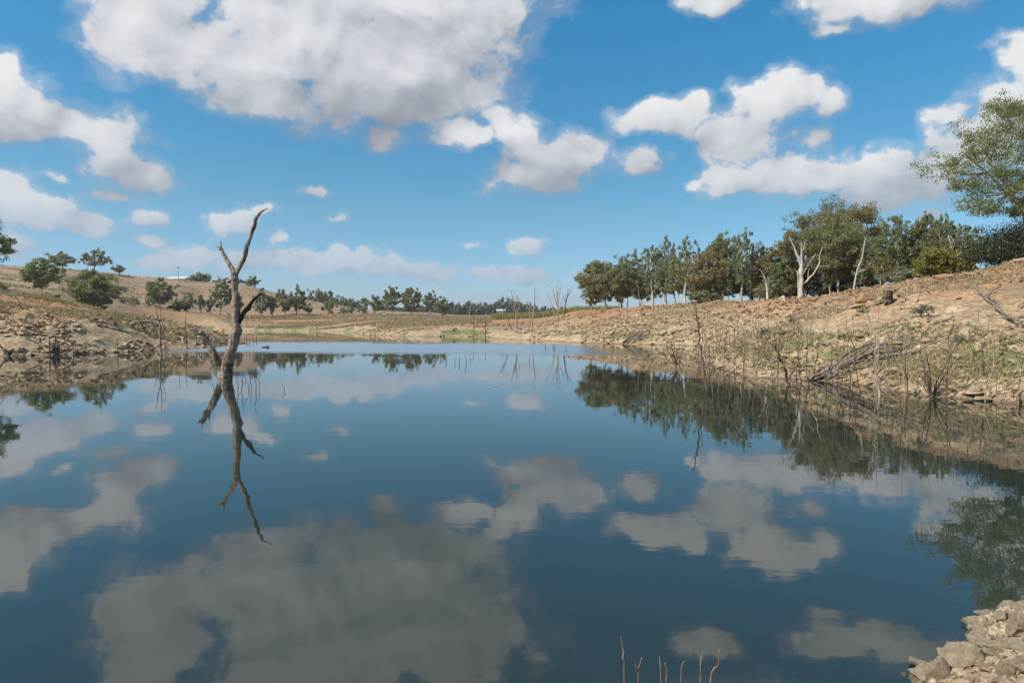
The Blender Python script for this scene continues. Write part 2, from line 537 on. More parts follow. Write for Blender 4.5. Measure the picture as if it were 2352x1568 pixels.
class Tubes:
    """collects tapered, slightly irregular tubes into one mesh"""
    def __init__(self, seed=0):
        self.v, self.f, self.n = [], [], 0
        self.r = np.random.default_rng(seed)

    def add(self, pts, rad, sides=6, rough=0.1, cap=True, sub=0, wob=0.0):
        pts = [np.array(p, float) for p in pts]
        rad = list(rad)
        for _ in range(sub):
            np_, nr = [], []
            for i in range(len(pts) - 1):
                a, b = pts[max(i - 1, 0)], pts[min(i + 2, len(pts) - 1)]
                np_.append(pts[i]); nr.append(rad[i])
                m = (pts[i] + pts[i + 1]) * .5625 - (a + b) * .0625
                np_.append(m + self.r.normal(0, wob * (rad[i] + rad[i + 1]), 3)); nr.append((rad[i] + rad[i + 1]) / 2)
            np_.append(pts[-1]); nr.append(rad[-1])
            pts, rad = np_, nr
        m = len(pts)
        up = np.array([.3, .2, 1.0])
        ang = np.arange(sides) / sides * 2 * math.pi
        ridge = 1 + self.r.normal(0, rough, sides)
        for i in range(m):
            t = pts[min(i + 1, m - 1)] - pts[max(i - 1, 0)]
            t /= np.linalg.norm(t) + 1e-9
            ref = np.array([0, 1.0, 0.05]) if abs(t[1]) < .8 else np.array([1.0, 0, .1])
            a = np.cross(t, ref); a /= np.linalg.norm(a)
            b = np.cross(t, a)
            rr = rad[i] * ridge * (1 + self.r.normal(0, rough, sides))
            ring = pts[i] + (np.cos(ang) * rr)[:, None] * a + (np.sin(ang) * rr)[:, None] * b
            self.v.append(ring)
        for i in range(m - 1):
            o = self.n + i * sides
            for j in range(sides):
                k = (j + 1) % sides
                self.f.append((o + j, o + k, o + sides + k, o + sides + j))
        self.n += m * sides
        if cap:
            for e0, p in ((self.n - sides, pts[-1]), (self.n - m * sides, pts[0])):
                self.v.append(p[None]); c = self.n; self.n += 1
                for j in range(0, sides):
                    self.f.append((e0 + j, e0 + (j + 1) % sides, c, c))

    def build(self, name, mat, parent=None, smooth=True, origin=None):
        v = np.vstack(self.v)
        if origin is not None: v = v - np.array(origin)
        quads = [q for q in self.f if q[2] != q[3]]
        tris = [q[:3] for q in self.f if q[2] == q[3]]
        me = bpy.data.meshes.new(name)
        me.from_pydata(v.tolist(), [], quads + tris)
        me.polygons.foreach_set('use_smooth', [smooth] * len(me.polygons))
        me.materials.append(mat)
        o = bpy.data.objects.new(name, me)
        COL.objects.link(o)
        if parent: o.parent = parent
        return o


# ------------------------------------------------------------------ materials
def new_mat(name):
    m = bpy.data.materials.new(name)
    m.use_nodes = True
    m.node_tree.nodes.clear()
    return m, NT(m.node_tree)


def finish(m, t, col, rough=0.9, bump=None, bstr=0.5, bdist=0.02, spec=0.2):
    p = t.n('ShaderNodeBsdfPrincipled')
    t.put(p.inputs['Base Color'], col if not (isinstance(col, tuple) and len(col) == 3) else col + (1,))
    t.put(p.inputs['Roughness'], rough)
    p.inputs['Specular IOR Level'].default_value = spec
    if bump is not None:
        b = t.n('ShaderNodeBump')
        b.inputs['Strength'].default_value = bstr
        b.inputs['Distance'].default_value = bdist
        t.put(b.inputs['Height'], bump)
        t.link(b.outputs[0], p.inputs['Normal'])
    o = t.n('ShaderNodeOutputMaterial')
    t.link(p.outputs[0], o.inputs['Surface'])
    return m


def m_bark(name, a, b, scale=6, stretch=0.15, patch=None, bstr=.8, bdist=.03):
    m, t = new_mat(name)
    g = t.n('ShaderNodeTexCoord')
    v = t.vmath('MULTIPLY', g.outputs['Object'], (1, 1, stretch))
    n1 = t.noise(v, scale, 8, .65, .4)
    col = t.mix(t.ramp(n1, .35, .65), a, b)
    if patch:
        n2 = t.noise(g.outputs['Object'], .7, 4, .6)
        col = t.mix(t.ramp(n2, .48, .60), col, patch)
    return finish(m, t, col, .9, n1, bstr, bdist, .1)


def m_leaf(name, a, b, dry=None, tr=.35):
    m, t = new_mat(name)
    at = t.n('ShaderNodeAttribute', attribute_name='tint')
    col = t.mix(at.outputs['Fac'], a, b)
    if dry:
        col = t.mix(t.ramp(at.outputs['Fac'], .86, .96), col, dry)
    d_ = t.n('ShaderNodeBsdfDiffuse'); t.link(col, d_.inputs[0])
    tl = t.n('ShaderNodeBsdfTranslucent'); t.link(t.mix(1, col, (1.0, 1.05, .55), 'MULTIPLY'), tl.inputs[0])
    gl = t.n('ShaderNodeBsdfGlossy'); gl.inputs['Roughness'].default_value = .45; gl.inputs[0].default_value = (.9, .9, .9, 1)
    s1 = t.n('ShaderNodeMixShader'); s1.inputs[0].default_value = tr
    t.link(d_.outputs[0], s1.inputs[1]); t.link(tl.outputs[0], s1.inputs[2])
    s2 = t.n('ShaderNodeMixShader'); s2.inputs[0].default_value = .035
    t.link(s1.outputs[0], s2.inputs[1]); t.link(gl.outputs[0], s2.inputs[2])
    o = t.n('ShaderNodeOutputMaterial'); t.link(s2.outputs[0], o.inputs['Surface'])
    return m


def m_rock(name, a, b, c, scale=2.0):
    m, t = new_mat(name)
    g = t.n('ShaderNodeTexCoord'); oi = t.n('ShaderNodeObjectInfo')
    v = t.vmath('ADD', g.outputs['Object'], t.vmath('MULTIPLY', oi.outputs['Location'], (1.7, 1.3, .4)))
    n1 = t.noise(v, scale, 7, .6)
    n2 = t.noise(t.vmath('MULTIPLY', v, (1, 1, 3)), scale * 5, 6, .7, .5)
    col = t.mix(t.ramp(n1, .35, .62), a, b)
    col = t.mix(t.ramp(n2, .5, .75), col, c)
    at = t.n('ShaderNodeAttribute', attribute_name='tint')
    col = t.mix(t.math('MULTIPLY', at.outputs['Fac'], .75), col, (.36, .205, .11))
    sp = t.n('ShaderNodeSeparateXYZ'); t.link(t.n('ShaderNodeNewGeometry').outputs['Position'], sp.inputs[0])
    wet = t.ramp(t.math('MULTIPLY_ADD', n1, .04, sp.outputs[2]), .035, .075, a=1, b=0)
    deep = t.ramp(sp.outputs[2], -.03, .01, a=.40, b=.68)
    col = t.mix(t.math('MULTIPLY', wet, deep), col, (.090, .070, .045))
    return finish(m, t, col, t.ramp(wet, 0, 1, a=.92, b=.5), t.math('ADD', n2, t.math('MULTIPLY', n1, 1.5)), 1.0, .03, .2)


M = {}
M['dead'] = m_bark('weathered_grey_bark', (.44, .35, .26), (.10, .075, .058), 6, .16, (.37, .29, .215), bstr=1.0, bdist=.09)
M['blackish'] = m_bark('blackish_bark', (.085, .065, .052), (.03, .025, .02), 6, .25)  # much darker than the other bark of the drowned tree, for one side branch
M['drift'] = m_bark('driftwood', (.33, .27, .20), (.13, .10, .075), 9, .3)
M['stick'] = m_bark('dead_stick_bark', (.24, .17, .12), (.11, .08, .06), 12, .3)
M['redtwig'] = m_bark('reddish_twig_bark', (.42, .27, .18), (.22, .13, .09), 20, .3)
M['palestick'] = m_bark('pale_stick_bark', (.46, .38, .28), (.26, .20, .14), 12, .3)
M['white'] = m_bark('white_bark', (.62, .58, .52), (.42, .38, .33), 3, .2, (.50, .40, .30))
M['gum'] = m_bark('gum_bark', (.50, .43, .34), (.27, .21, .16), 3, .15, (.36, .22, .14))
M['brown'] = m_bark('dark_bark', (.16, .12, .09), (.07, .055, .045), 5, .15)
M['leaf_olive'] = m_leaf('olive_leaves', (.205, .200, .100), (.400, .380, .205), (.40, .30, .18), .55)
M['leaf_green'] = m_leaf('green_leaves', (.190, .215, .105), (.385, .400, .210), (.38, .31, .19), .55)
M['leaf_grey'] = m_leaf('grey_green_leaves', (.220, .235, .155), (.415, .425, .290), (.38, .34, .24), .55)
M['leaf_brown'] = m_leaf('brown_olive_leaves', (.230, .195, .095), (.420, .360, .190), (.40, .29, .17), .55)
M['leaf_dark'] = m_leaf('dark_needles', (.030, .036, .014), (.060, .064, .026), tr=.2)
M['leaf_yellow'] = m_leaf('yellow_green_leaves', (.18, .175, .040), (.34, .30, .075), tr=.45)
M['leaf_far'] = m_leaf('far_leaves', (.115, .130, .080), (.200, .210, .135), tr=.45)
M['grass_dry'] = m_leaf('dry_grass', (.33, .25, .14), (.46, .37, .22), tr=.25)
M['grass_reed'] = m_leaf('yellow_reeds', (.24, .22, .07), (.40, .34, .14), tr=.3)
M['grass_green'] = m_leaf('green_grass', (.16, .19, .06), (.30, .31, .12), tr=.3)
M['rock'] = m_rock('pale_rock', (.53, .40, .265), (.40, .285, .175), (.30, .20, .12))
M['rock_near'] = m_rock('pale_shore_rock', (.70, .56, .385), (.52, .40, .265), (.33, .25, .17), 5)
M['rock_orange'] = m_rock('orange_rock', (.40, .24, .14), (.33, .19, .11), (.24, .15, .10))


def m_plain(name, c, rough=.6):
    m, t = new_mat(name)
    g = t.n('ShaderNodeTexCoord')
    n = t.noise(g.outputs['Object'], 3, 5, .6)
    return finish(m, t, t.mix(t.math('MULTIPLY', n, .35), c, tuple(k * .6 for k in c)), rough)


M['roof'] = m_plain('white_roof', (.72, .72, .70))
M['wallm'] = m_plain('cream_wall', (.55, .50, .42))
M['glass'] = m_plain('dark_glass', (.05, .06, .07), .2)
M['pole'] = m_plain('pole_timber', (.28, .24, .20))
M['yellow'] = m_plain('yellow_plastic', (.75, .42, .02), .4)
M['duck'] = m_plain('dark_feathers', (.06, .05, .045))


def m_ground():
    m, t = new_mat('dry_lake_ground')
    g = t.n('ShaderNodeTexCoord')
    P = g.outputs['Object']
    A = lambda n: t.n('ShaderNodeAttribute', attribute_name=n).outputs['Fac']
    shore, hill, green, grassy = A('shore'), A('hill'), A('green'), A('grassy')
    Pd = t.vmath('MULTIPLY', P, (1, 1, 3))
    n_big = t.noise(P, .09, 5, .6)
    n_mid = t.noise(Pd, .55, 8, .65, .3)
    n_fin = t.noise(Pd, 4.0, 8, .7, .4)
    vo = t.n('ShaderNodeTexVoronoi'); vo.inputs['Scale'].default_value = 3.2
    t.link(t.vmath('ADD', P, t.vmath('MULTIPLY', t.noise(P, 2.5, 3, .5, out='Color'), (.5, .5, .5))), vo.inputs['Vector'])
    tan = t.mix(t.ramp(n_mid, .35, .65), (.56, .43, .275), (.41, .295, .175))
    orange = t.mix(t.ramp(n_mid, .35, .65), (.53, .300, .155), (.39, .235, .125))
    zp = t.n('ShaderNodeSeparateXYZ'); t.link(P, zp.inputs[0])
    up = t.math('ADD', t.math('MULTIPLY_ADD', zp.outputs[2], 2.3, t.math('MULTIPLY', shore, .45)), t.math('MULTIPLY_ADD', n_big, 14.0, -7.0))
    col = t.mix(t.ramp(up, 6.0, 19.0), tan, orange)
    straw = t.mix(t.ramp(n_fin, .4, .6), (.36, .28, .165), (.25, .185, .11))
    col = t.mix(t.math('MULTIPLY', t.ramp(t.math('ADD', grassy, t.math('MULTIPLY_ADD', n_mid, 1.2, -.6)), .35, .75), .8), col, straw)
    hcol = t.mix(t.ramp(t.noise(t.vmath('MULTIPLY', P, (.35, 1, 1)), .035, 8, .65), .4, .62), (.43, .305, .195), (.34, .225, .145))
    hcol = t.mix(t.ramp(n_mid, .50, .70), hcol, (.50, .37, .22))
    hcol = t.mix(t.ramp(t.noise(P, .35, 4, .7), .62, .74), hcol, (.12, .10, .07))
    col = t.mix(hill, col, hcol)
    col = t.mix(t.ramp(t.math('ADD', green, t.math('MULTIPLY_ADD', n_mid, 1.4, -.7)), .40, .75), col, t.mix(n_fin, (.13, .17, .045), (.26, .27, .10)))
    # small stones and dark gaps between them
    col = t.mix(t.math('MULTIPLY', t.ramp(vo.outputs['Distance'], .38, .62), .5), col, (.16, .11, .07))
    col = t.mix(t.ramp(n_fin, .60, .74), col, t.mix(.5, col, (.17, .115, .075)))
    sp = t.n('ShaderNodeSeparateXYZ'); t.link(P, sp.inputs[0])
    wet = t.ramp(t.math('ADD', sp.outputs[2], t.math('MULTIPLY', n_fin, .10)), .06, .16, a=1, b=0)
    col = t.mix(t.math('MULTIPLY', wet, .62), col, (.085, .060, .040))
    hgt = t.math('ADD', t.math('MULTIPLY', n_fin, .10), t.math('MULTIPLY', vo.outputs['Distance'], -.10))
    hgt = t.math('ADD', hgt, t.math('MULTIPLY', n_mid, .35))
    return finish(m, t, col, .95, hgt, 1.0, .30, .1)


# ------------------------------------------------------------------ the ground, one sheet
def build_ground():
    ya = np.concatenate([-np.geomspace(4000, 60, 10), np.linspace(-45, 0.6, 26), np.geomspace(.9, 6000, 560)])
    ts = np.concatenate([np.linspace(0, .98, 230), np.geomspace(1.0, 60, 46)])
    ts = np.concatenate([-ts[:0:-1], ts])
    Yg, Tg = np.meshgrid(ya, ts, indexing='ij')
    inner = np.maximum(Yg, 0) + 7                   # fine columns in front, wide ones out to the sides
    k_out = np.log(np.maximum(np.abs(Tg), 1)) / math.log(60)
    Xg = np.where(np.abs(Tg) < 1, Tg * inner, np.sign(Tg) * inner * (8000 / inner) ** k_out)
    z, d = ground(Xg.ravel(), Yg.ravel(), True)
    x, y = Xg.ravel(), Yg.ravel()
    nr, nc = Yg.shape
    idx = np.arange(nr * nc).reshape(nr, nc)
    f = np.stack([idx[:-1, :-1], idx[:-1, 1:], idx[1:, 1:], idx[1:, :-1]], -1).reshape(-1, 4)
    rr = np.hypot(x, y)
    px = 1176 + F * x / np.maximum(y, 1)
    foot = np.interp(px, [0, 130, 250, 330, 410, 560, 900, 1330, 1480, 1840, 2200, 2352],
                     [100, 105, 180, 260, 280, 330, 340, 165, 138, 92, 66, 52])
    hill = np.clip((y - foot) / 25 + (fbm(x / 20, y / 20, 3, 77) - .5), 0, 1)
    gn = fbm(x / 8, y / 8, 4, 90)
    low = np.exp(-((d - 2.2) / 2.2) ** 2)
    right = ((x > 5) & (y < 110)).astype(float)
    left = ((x < -20) & (y < 90)).astype(float)
    far = (y > 110).astype(float)
    green = low * (.62 * right + .50 * left + 0.42 * far) * np.clip((gn - .42) * 7, 0, 1) + .6 * (z < 1.2) * far * (d > 0) * np.clip((gn - .4) * 5, 0, 1)
    green *= np.clip(rr / 14, 0, 1)
    grassy = np.clip((fbm(x / 11, y / 11, 4, 95) - .42) * 3.2, 0, 1) * np.clip(d / 6, 0, 1)
    o = mesh_np('ground', np.stack([x, y, z], 1), f, m_ground(), True, attr={'shore': np.clip(d, 0, 500), 'hill': hill, 'green': green, 'grassy': grassy})
    tag(o, kind='structure')
    return o


build_ground()


# ------------------------------------------------------------------ water
def m_water():
    m, t = new_mat('lake_water')
    g = t.n('ShaderNodeNewGeometry')
    P = g.outputs['Position']
    sp = t.n('ShaderNodeSeparateXYZ'); t.link(P, sp.inputs[0])
    rip = t.noise(t.vmath('MULTIPLY', P, (.45, 1.5, 1)), 1.0, 3, .5, .2)
    fine = t.noise(t.vmath('MULTIPLY', P, (.8, 2.6, 1)), 2.6, 2, .5)
    swell = t.noise(t.vmath('MULTIPLY', P, (.25, .7, 1)), .5, 2, .5)
    patch = t.ramp(t.noise(t.vmath('MULTIPLY', P, (.3, 1, 1)), .12, 3, .5), .35, .65, a=.35, b=1.0)
    # a breeze ruffles the open water in front of the far shore
    wob = t.math('ADD', sp.outputs[1], t.math('MULTIPLY_ADD', t.noise(P, .05, 3, .6), 22, -11))
    wob = t.math('ADD', wob, t.math('MULTIPLY', sp.outputs[0], .25))
    band = t.math('MULTIPLY', t.ramp(wob, 46, 54), t.ramp(wob, 70, 86, a=1, b=0))
    band = t.math('MULTIPLY', band, t.ramp(sp.outputs[0], 3, 12, a=1, b=0))
    amp = t.math('MULTIPLY_ADD', band, .006, t.math('MULTIPLY', patch, .0016))
    hgt = t.math('ADD', t.math('MULTIPLY', rip, amp), t.math('MULTIPLY', t.math('MULTIPLY', fine, .30), amp))
    hgt = t.math('ADD', hgt, t.math('MULTIPLY', swell, .0035))
    # rings where a fish rose
    c = GP(1210, 886)
    dd = t.vmath('DISTANCE', P, (c.x, c.y, 0))
    env = t.math('MULTIPLY', t.ramp(dd, .3, .8), t.ramp(dd, 1.1, 1.9, a=1, b=0))
    ring = t.math('MULTIPLY', t.math('SINE', t.math('MULTIPLY', dd, 13.0)), t.math('MULTIPLY', env, .0022))
    hgt = t.math('ADD', hgt, ring)
    b = t.n('ShaderNodeBump'); b.inputs['Strength'].default_value = 1; b.inputs['Distance'].default_value = 1.0
    t.link(hgt, b.inputs['Height'])
    fr = t.n('ShaderNodeFresnel'); fr.inputs['IOR'].default_value = 1.46
    t.link(b.outputs[0], fr.inputs['Normal'])
    gl = t.n('ShaderNodeBsdfGlossy'); gl.inputs['Roughness'].default_value = .0
    gl.inputs[0].default_value = (1, 1, 1, 1)
    t.link(b.outputs[0], gl.inputs['Normal'])
    t.link(t.math('MULTIPLY', band, .30), gl.inputs['Roughness'])
    tr = t.n('ShaderNodeBsdfTransparent'); tr.inputs[0].default_value = (.92, .93, .88, 1)
    df = t.n('ShaderNodeBsdfDiffuse'); df.inputs[0].default_value = (.046, .064, .052, 1)
    ms = t.n('ShaderNodeMixShader'); ms.inputs[0].default_value = .50
    t.link(tr.outputs[0], ms.inputs[1]); t.link(df.outputs[0], ms.inputs[2])
    fm = t.n('ShaderNodeMixShader')
    t.link(fr.outputs[0], fm.inputs[0])
    t.link(ms.outputs[0], fm.inputs[1]); t.link(gl.outputs[0], fm.inputs[2])
    va = t.n('ShaderNodeVolumeAbsorption'); va.inputs[0].default_value = (.45, .60, .50, 1); va.inputs['Density'].default_value = 1.6
    o = t.n('ShaderNodeOutputMaterial')
    t.link(fm.outputs[0], o.inputs['Surface'])
    t.link(va.outputs[0], o.inputs['Volume'])
    return m


xs = (-180.0, 60.0); ys = (-60.0, 290.0)
wv = [(xs[i], ys[j], z) for z in (0.0, -4.5) for i, j in ((0, 0), (1, 0), (1, 1), (0, 1))]
wf = [(0, 1, 2, 3), (7, 6, 5, 4), (0, 4, 5, 1), (1, 5, 6, 2), (2, 6, 7, 3), (3, 7, 4, 0)]
tag(mesh_np('water', wv, wf, m_water()), kind='structure')


# ------------------------------------------------------------------ placement helpers
_tt = np.geomspace(2.0, 1500, 5000)


def hit(x, y):
    """where the line of sight through a point of the frame meets the ground or the water"""
    d = ray(x, y)
    X, Y, Z = d.x * _tt, d.y * _tt, H + d.z * _tt
    g = np.maximum(ground(X, Y), 0.0)
    k = np.nonzero(Z <= g)[0]
    i = k[0] if len(k) else len(_tt) - 1
    return Vector((X[i], Y[i], g[i]))


def XatY(px, Y):
    return (px - 1176) / F * Y


def tree(name, label, x0, x1, top, Y, kind='olive', dens=1.0, bark='gum', clear=.35, trunk=None, group=None, cat='tree',
         base=None, lean=0.0, clump=.30, nc=None, seed=0, tr=1.0, depth=.85, forks=2, leaf=1.0, hide=0.0, inside=.45, wide=1.15, pts=None):
    r = np.random.default_rng(1000 + seed)
    xm_ = (x0 + x1) / 2
    x0, x1 = xm_ + (x0 - xm_) * wide, xm_ + (x1 - xm_) * wide
    w = (x1 - x0) / F * Y
    cx = XatY((x0 + x1) / 2, Y)
    tx = XatY(trunk if trunk is not None else (x0 + x1) / 2 + r.uniform(-.1, .1) * (x1 - x0), Y)
    zb = (gz(tx, Y) if base is None else base) - hide
    zt = zz(top, Y)
    h = zt - zb
    root = empty(name, (tx, Y, zb))
    tag(root, label, cat, group)
    clear *= .62
    zc0 = h * clear
    rz = (h - zc0) / 2
    cen = np.array([cx - tx, 0, zc0 + rz])
    wpx, hpx = (x1 - x0) * .4354, (h - zc0) / Y * F * .4354
    nc = int(nc * 1.35) if nc else int(np.clip(12 + wpx * hpx / 26, 14, 60))
    clump *= .80
    P = []
    for _ in range(nc):
        for _k in range(30):
            u = r.normal(0, 1, 3); u /= np.linalg.norm(u)
            u *= r.uniform(inside, 1) ** .8
            lim = 1.0 if u[2] > -.2 else 1.0 + .45 * (u[2] + .2)
            p = u * np.array([w / 2 * lim, w / 2 * depth * lim, rz])
            if all(np.linalg.norm((p - q) / np.array([w / 2, w / 2, rz])) > .34 for q in P) or _k == 29:
                break
        P.append(p)
    P = np.array(P) * (1 - clump * .42) + cen
    # the outline reaches the measured width and height
    if pts:
        nc = len(pts)
        P = np.array([[XatY(a, Y) - tx, r.uniform(-.5, .5) * w * .3, zz(b, Y) - zb] for a, b in pts])
    else:
        P[0] = cen + np.array([0, 0, rz * (1 - clump * .45)])
        P[1] = cen + np.array([-w / 2 * (1 - clump * .7), 0, r.uniform(-.2, .4) * rz])
        P[2] = cen + np.array([w / 2 * (1 - clump * .7), 0, r.uniform(-.2, .4) * rz])
    nl = int(max(500, wpx * hpx * 8.6 * dens / max(leaf, .6) ** 1.6))
    px = Y / 683.0
    L = 0.86 * px * leaf
    per = r.dirichlet(np.full(nc, 6.0)) * nl
    C, TT = [], []
    for i, p in enumerate(P):
        n = max(8, int(per[i]))
        rc = clump * r.uniform(.75, 1.25) * np.array([w / 2, w / 2 * depth, rz * .85])
        if pts: rc = np.array([.95, .95, .80]) * r.uniform(.6, 1.15)
        rc = np.maximum(rc, 2.2 * px)
        nsub = max(3, n // 45)
        sub = r.normal(0, .62, (nsub, 3)); sub[:, 2] = np.abs(sub[:, 2]) * 1.2 - .45
        k = r.integers(0, nsub, n)
        q = sub[k] + r.normal(0, .23, (n, 3)) * np.array([1, 1, 1.0])
        C.append(p + q * rc)
        TT.append(np.clip(r.uniform(.25, .8) + r.normal(0, .12, nsub)[k] + r.normal(0, .16, n), 0, .97 if r.random() < .08 else .84))
    C = np.vstack(C); TT = np.concatenate(TT); n = len(C)
    C[:, 2] = np.maximum(C[:, 2], .12 * h * (clear > .1))
    a = r.normal(0, 1, (n, 3)); a[:, 2] = -np.abs(a[:, 2]) - .5
    a /= np.linalg.norm(a, axis=1)[:, None]
    b = np.cross(a, r.normal(0, 1, (n, 3))); b /= np.linalg.norm(b, axis=1)[:, None] + 1e-6
    ll = (L * r.uniform(.6, 1.35, n))[:, None]
    a *= ll; b *= ll * r.uniform(.38, .60, n)[:, None]
    V = np.stack([C - a, C - b, C + a, C + b], 1).reshape(-1, 3)
    Fc = np.arange(n * 4).reshape(-1, 4)
    mesh_np('crown', V, Fc, M['leaf_' + kind], False, root, {'tint': np.repeat(TT, 4)})
    # trunk and limbs
    tb = Tubes(seed)
    r0 = max(.0145 * h * tr, .45 * px * tr) * 1.15
    fork = np.array([lean * h * .5 + (cx - tx) * .35, 0, max(zc0 * r.uniform(1.0, 1.4), .14 * h)])
    mid = fork * .5 + r.normal(0, .015 * h, 3) * np.array([1, 1, 0])
    tb.add([(0, 0, -.25), (0, 0, .03 * h), mid, fork], [r0 * 1.55, r0 * 1.1, r0 * .92, r0 * .8], 8, .06, sub=1)
    heads = []
    for k in range(forks):
        ang = r.uniform(0, 2 * math.pi) if forks > 1 else 0
        side = (k - (forks - 1) / 2) * w * .22
        e = cen + np.array([side, math.sin(ang) * w * .12, rz * r.uniform(.15, .65)])
        m_ = fork * .45 + e * .55 + r.normal(0, .02 * h, 3)
        pts = [fork, m_, e]
        tb.add(pts, [r0 * .72, r0 * .5, r0 * .16], 6, .06, sub=2, wob=.4)
        heads += [fork * .6 + m_ * .4, m_, m_ * .5 + e * .5]
    for p in P[: min(nc, 46 if pts else 26)]:
        q = heads[int(np.argmin([np.linalg.norm(p - hh) + (5 if hh[2] > p[2] else 0) for hh in heads]))]
        m_ = q * .5 + p * .5 + np.array([0, 0, -.03 * h]) + r.normal(0, .02 * h, 3)
        tb.add([q, m_, p], [r0 * .38, max(r0 * .26, .26 * px), max(r0 * .09, .13 * px)], 5, .05, cap=False, sub=1)
    tb.build('trunk', M[bark], root)
    return root


# ------------------------------------------------------------------ grove on the right headland
GR = 'gum trees of the grove on the headland'
G_ = [
    # label, x0, x1, top, Y, kind, dens, bark, clear, trunk x, extra
    ('small grey-green gum at the left foot of the headland grove', 1339, 1378, 668, 152, 'grey', .8, 'gum', .30, 1359, {}),
    ('broad olive gum with a domed crown at the left end of the grove', 1334, 1418, 602, 149, 'olive', 1.2, 'gum', .26, 1397, dict(forks=3)),
    ('dense dark-trunked olive gum, second dome from the left end of the grove', 1384, 1466, 607, 144, 'olive', 1.25, 'brown', .22, 1428, dict(forks=3)),
    ('thin grey gum with a white trunk leaning left behind the olive domes', 1416, 1480, 580, 141, 'grey', .48, 'white', .40, 1476, dict(clump=.22)),
    ('upright sparse gum just right of the leaning white trunk', 1468, 1524, 566, 138, 'grey', .48, 'white', .34, 1498, dict(clump=.22)),
    ('tall narrow gum with a separate round top clump', 1506, 1550, 548, 137, 'grey', .5, 'gum', .36, 1530, dict(clump=.26)),
    ('low bushy grey-green gum filling under the narrow tall gums', 1512, 1574, 590, 133, 'grey', .8, 'gum', .22, 1552, {}),
    ('tall open gum with a bright green top left of the big brown-olive tree', 1546, 1606, 550, 134, 'green', .46, 'white', .42, 1574, dict(clump=.24)),
    ('wide brown-olive tree with branches drooping nearly to the ground', 1584, 1680, 577, 129, 'brown', .95, 'brown', .10, 1640, dict(forks=3)),
    ('dense round-topped green gum behind the wide brown-olive tree', 1622, 1684, 544, 134, 'green', 1.2, 'gum', .28, 1655, {}),
    ('tall wispy grey gum with three small top clumps', 1672, 1740, 530, 126, 'grey', .48, 'gum', .34, 1703, dict(clump=.24)),
    ('grey-blue gum left of the rusty domed tree', 1720, 1770, 568, 127, 'grey', .95, 'gum', .16, 1745, {}),
    ('rusty brown domed tree left of the dead white tree', 1752, 1838, 560, 124, 'brown', .9, 'brown', .20, 1795, dict(forks=3)),
    ('fresh green bushy tree under the rusty dome', 1768, 1818, 604, 117, 'green', 1.2, 'brown', .10, 1790, {}),
    ('largest tree of the grove, brown-olive umbrella crown in several tiers', 1812, 2004, 466, 121, 'brown', .75, 'gum', .42, 1905, dict(forks=4, clump=.24, nc=34)),
    ('green gum with orange-stained pale trunk standing before the umbrella crown', 1858, 1980, 498, 112, 'olive', .85, 'gum', .34, 1926, dict(forks=3, nc=30)),
    ('thin dark green gum between the umbrella tree and the pale forked gum', 1972, 2022, 548, 106, 'green', .7, 'gum', .2, 1996, {}),
    ('pale forked gum with a rounded blue-green top', 2014, 2098, 499, 92, 'green', .7, 'white', .36, 2062, dict(forks=3, clump=.25)),
    ('brownish gum right of the pale forked gum', 2088, 2150, 498, 90, 'olive', 1.0, 'gum', .26, 2118, {}),
    ('dark leafy gum low behind the pale forked gum', 2036, 2110, 560, 97, 'olive', 1.1, 'brown', .10, 2085, {}),
    ('gum with a ragged green top above the yellow wattle bush', 2138, 2196, 494, 84, 'green', .75, 'gum', .35, 2166, dict(clump=.24)),
    ('wispy brown-grey gum with thin pale trunks beside the yellow wattle', 2180, 2264, 520, 78, 'grey', .6, 'white', .22, 2196, dict(clump=.22)),
    ('brown leafy gum behind the dead white tree', 1822, 1880, 590, 128, 'brown', 1.0, 'brown', .12, 1852, {}),
    ('slim grey-green gum behind the small white dead tree', 1690, 1760, 600, 136, 'grey', .9, 'gum', .10, 1728, {}),
    ('bushy dark gum low between the umbrella tree trunks', 1880, 1960, 600, 130, 'olive', 1.1, 'brown', .12, 1925, {}),
    ('shaded gum low behind the thin dark green gum', 1960, 2050, 585, 112, 'olive', 1.0, 'brown', .10, 2010, {}),
    ('dim grey gum at the back, right of the leaning white trunk', 1440, 1510, 620, 158, 'grey', .8, 'gum', .22, 1470, {}),
    ('dim grey gum at the back behind the bright green topped gum', 1550, 1620, 618, 150, 'grey', .85, 'gum', .20, 1590, {}),
]
def nearer(px):
    return float(np.interp(px, [1334, 1540, 1590, 1700, 1905, 2260], [.95, .97, .82, .76, .76, .80]))


for i, (lb, x0, x1, top, Y, kd, dn, bk, cl, tx, ex) in enumerate(G_):
    Y *= nearer((x0 + x1) / 2)
    tree('gum_tree', lb, x0, x1, top, Y, kd, dn, bk, cl, tx, GR, seed=i + 1, **ex)
for i, (lb, x0, x1, top, Y, kd) in enumerate([
        ('yellow-green wattle bush, the larger one at the right of the grove', 2108, 2190, 570, 79, 'yellow'),
        ('small yellow-green wattle bush beside thin pale trunks', 2198, 2242, 580, 68, 'yellow'),
        ('low grey scrub bush under the pale forked gum', 2030, 2120, 618, 86, 'grey'),
        ('dark scrub bush behind the dead white tree', 1855, 1925, 640, 118, 'dark'),
        ('brown scrub bush left of the dead white tree trunk', 1745, 1838, 645, 122, 'olive'),
        ('low scrub bush under the wide brown-olive tree', 1590, 1650, 668, 126, 'olive'),
        ('dark low scrub between the umbrella trunks', 1930, 2010, 650, 108, 'dark')]):
    tree('bush', lb, x0, x1, top, Y * nearer((x0 + x1) / 2), kd, 1.3, 'brown', .0, None, 'bushes under the grove', 'bush', seed=60 + i, clump=.36)

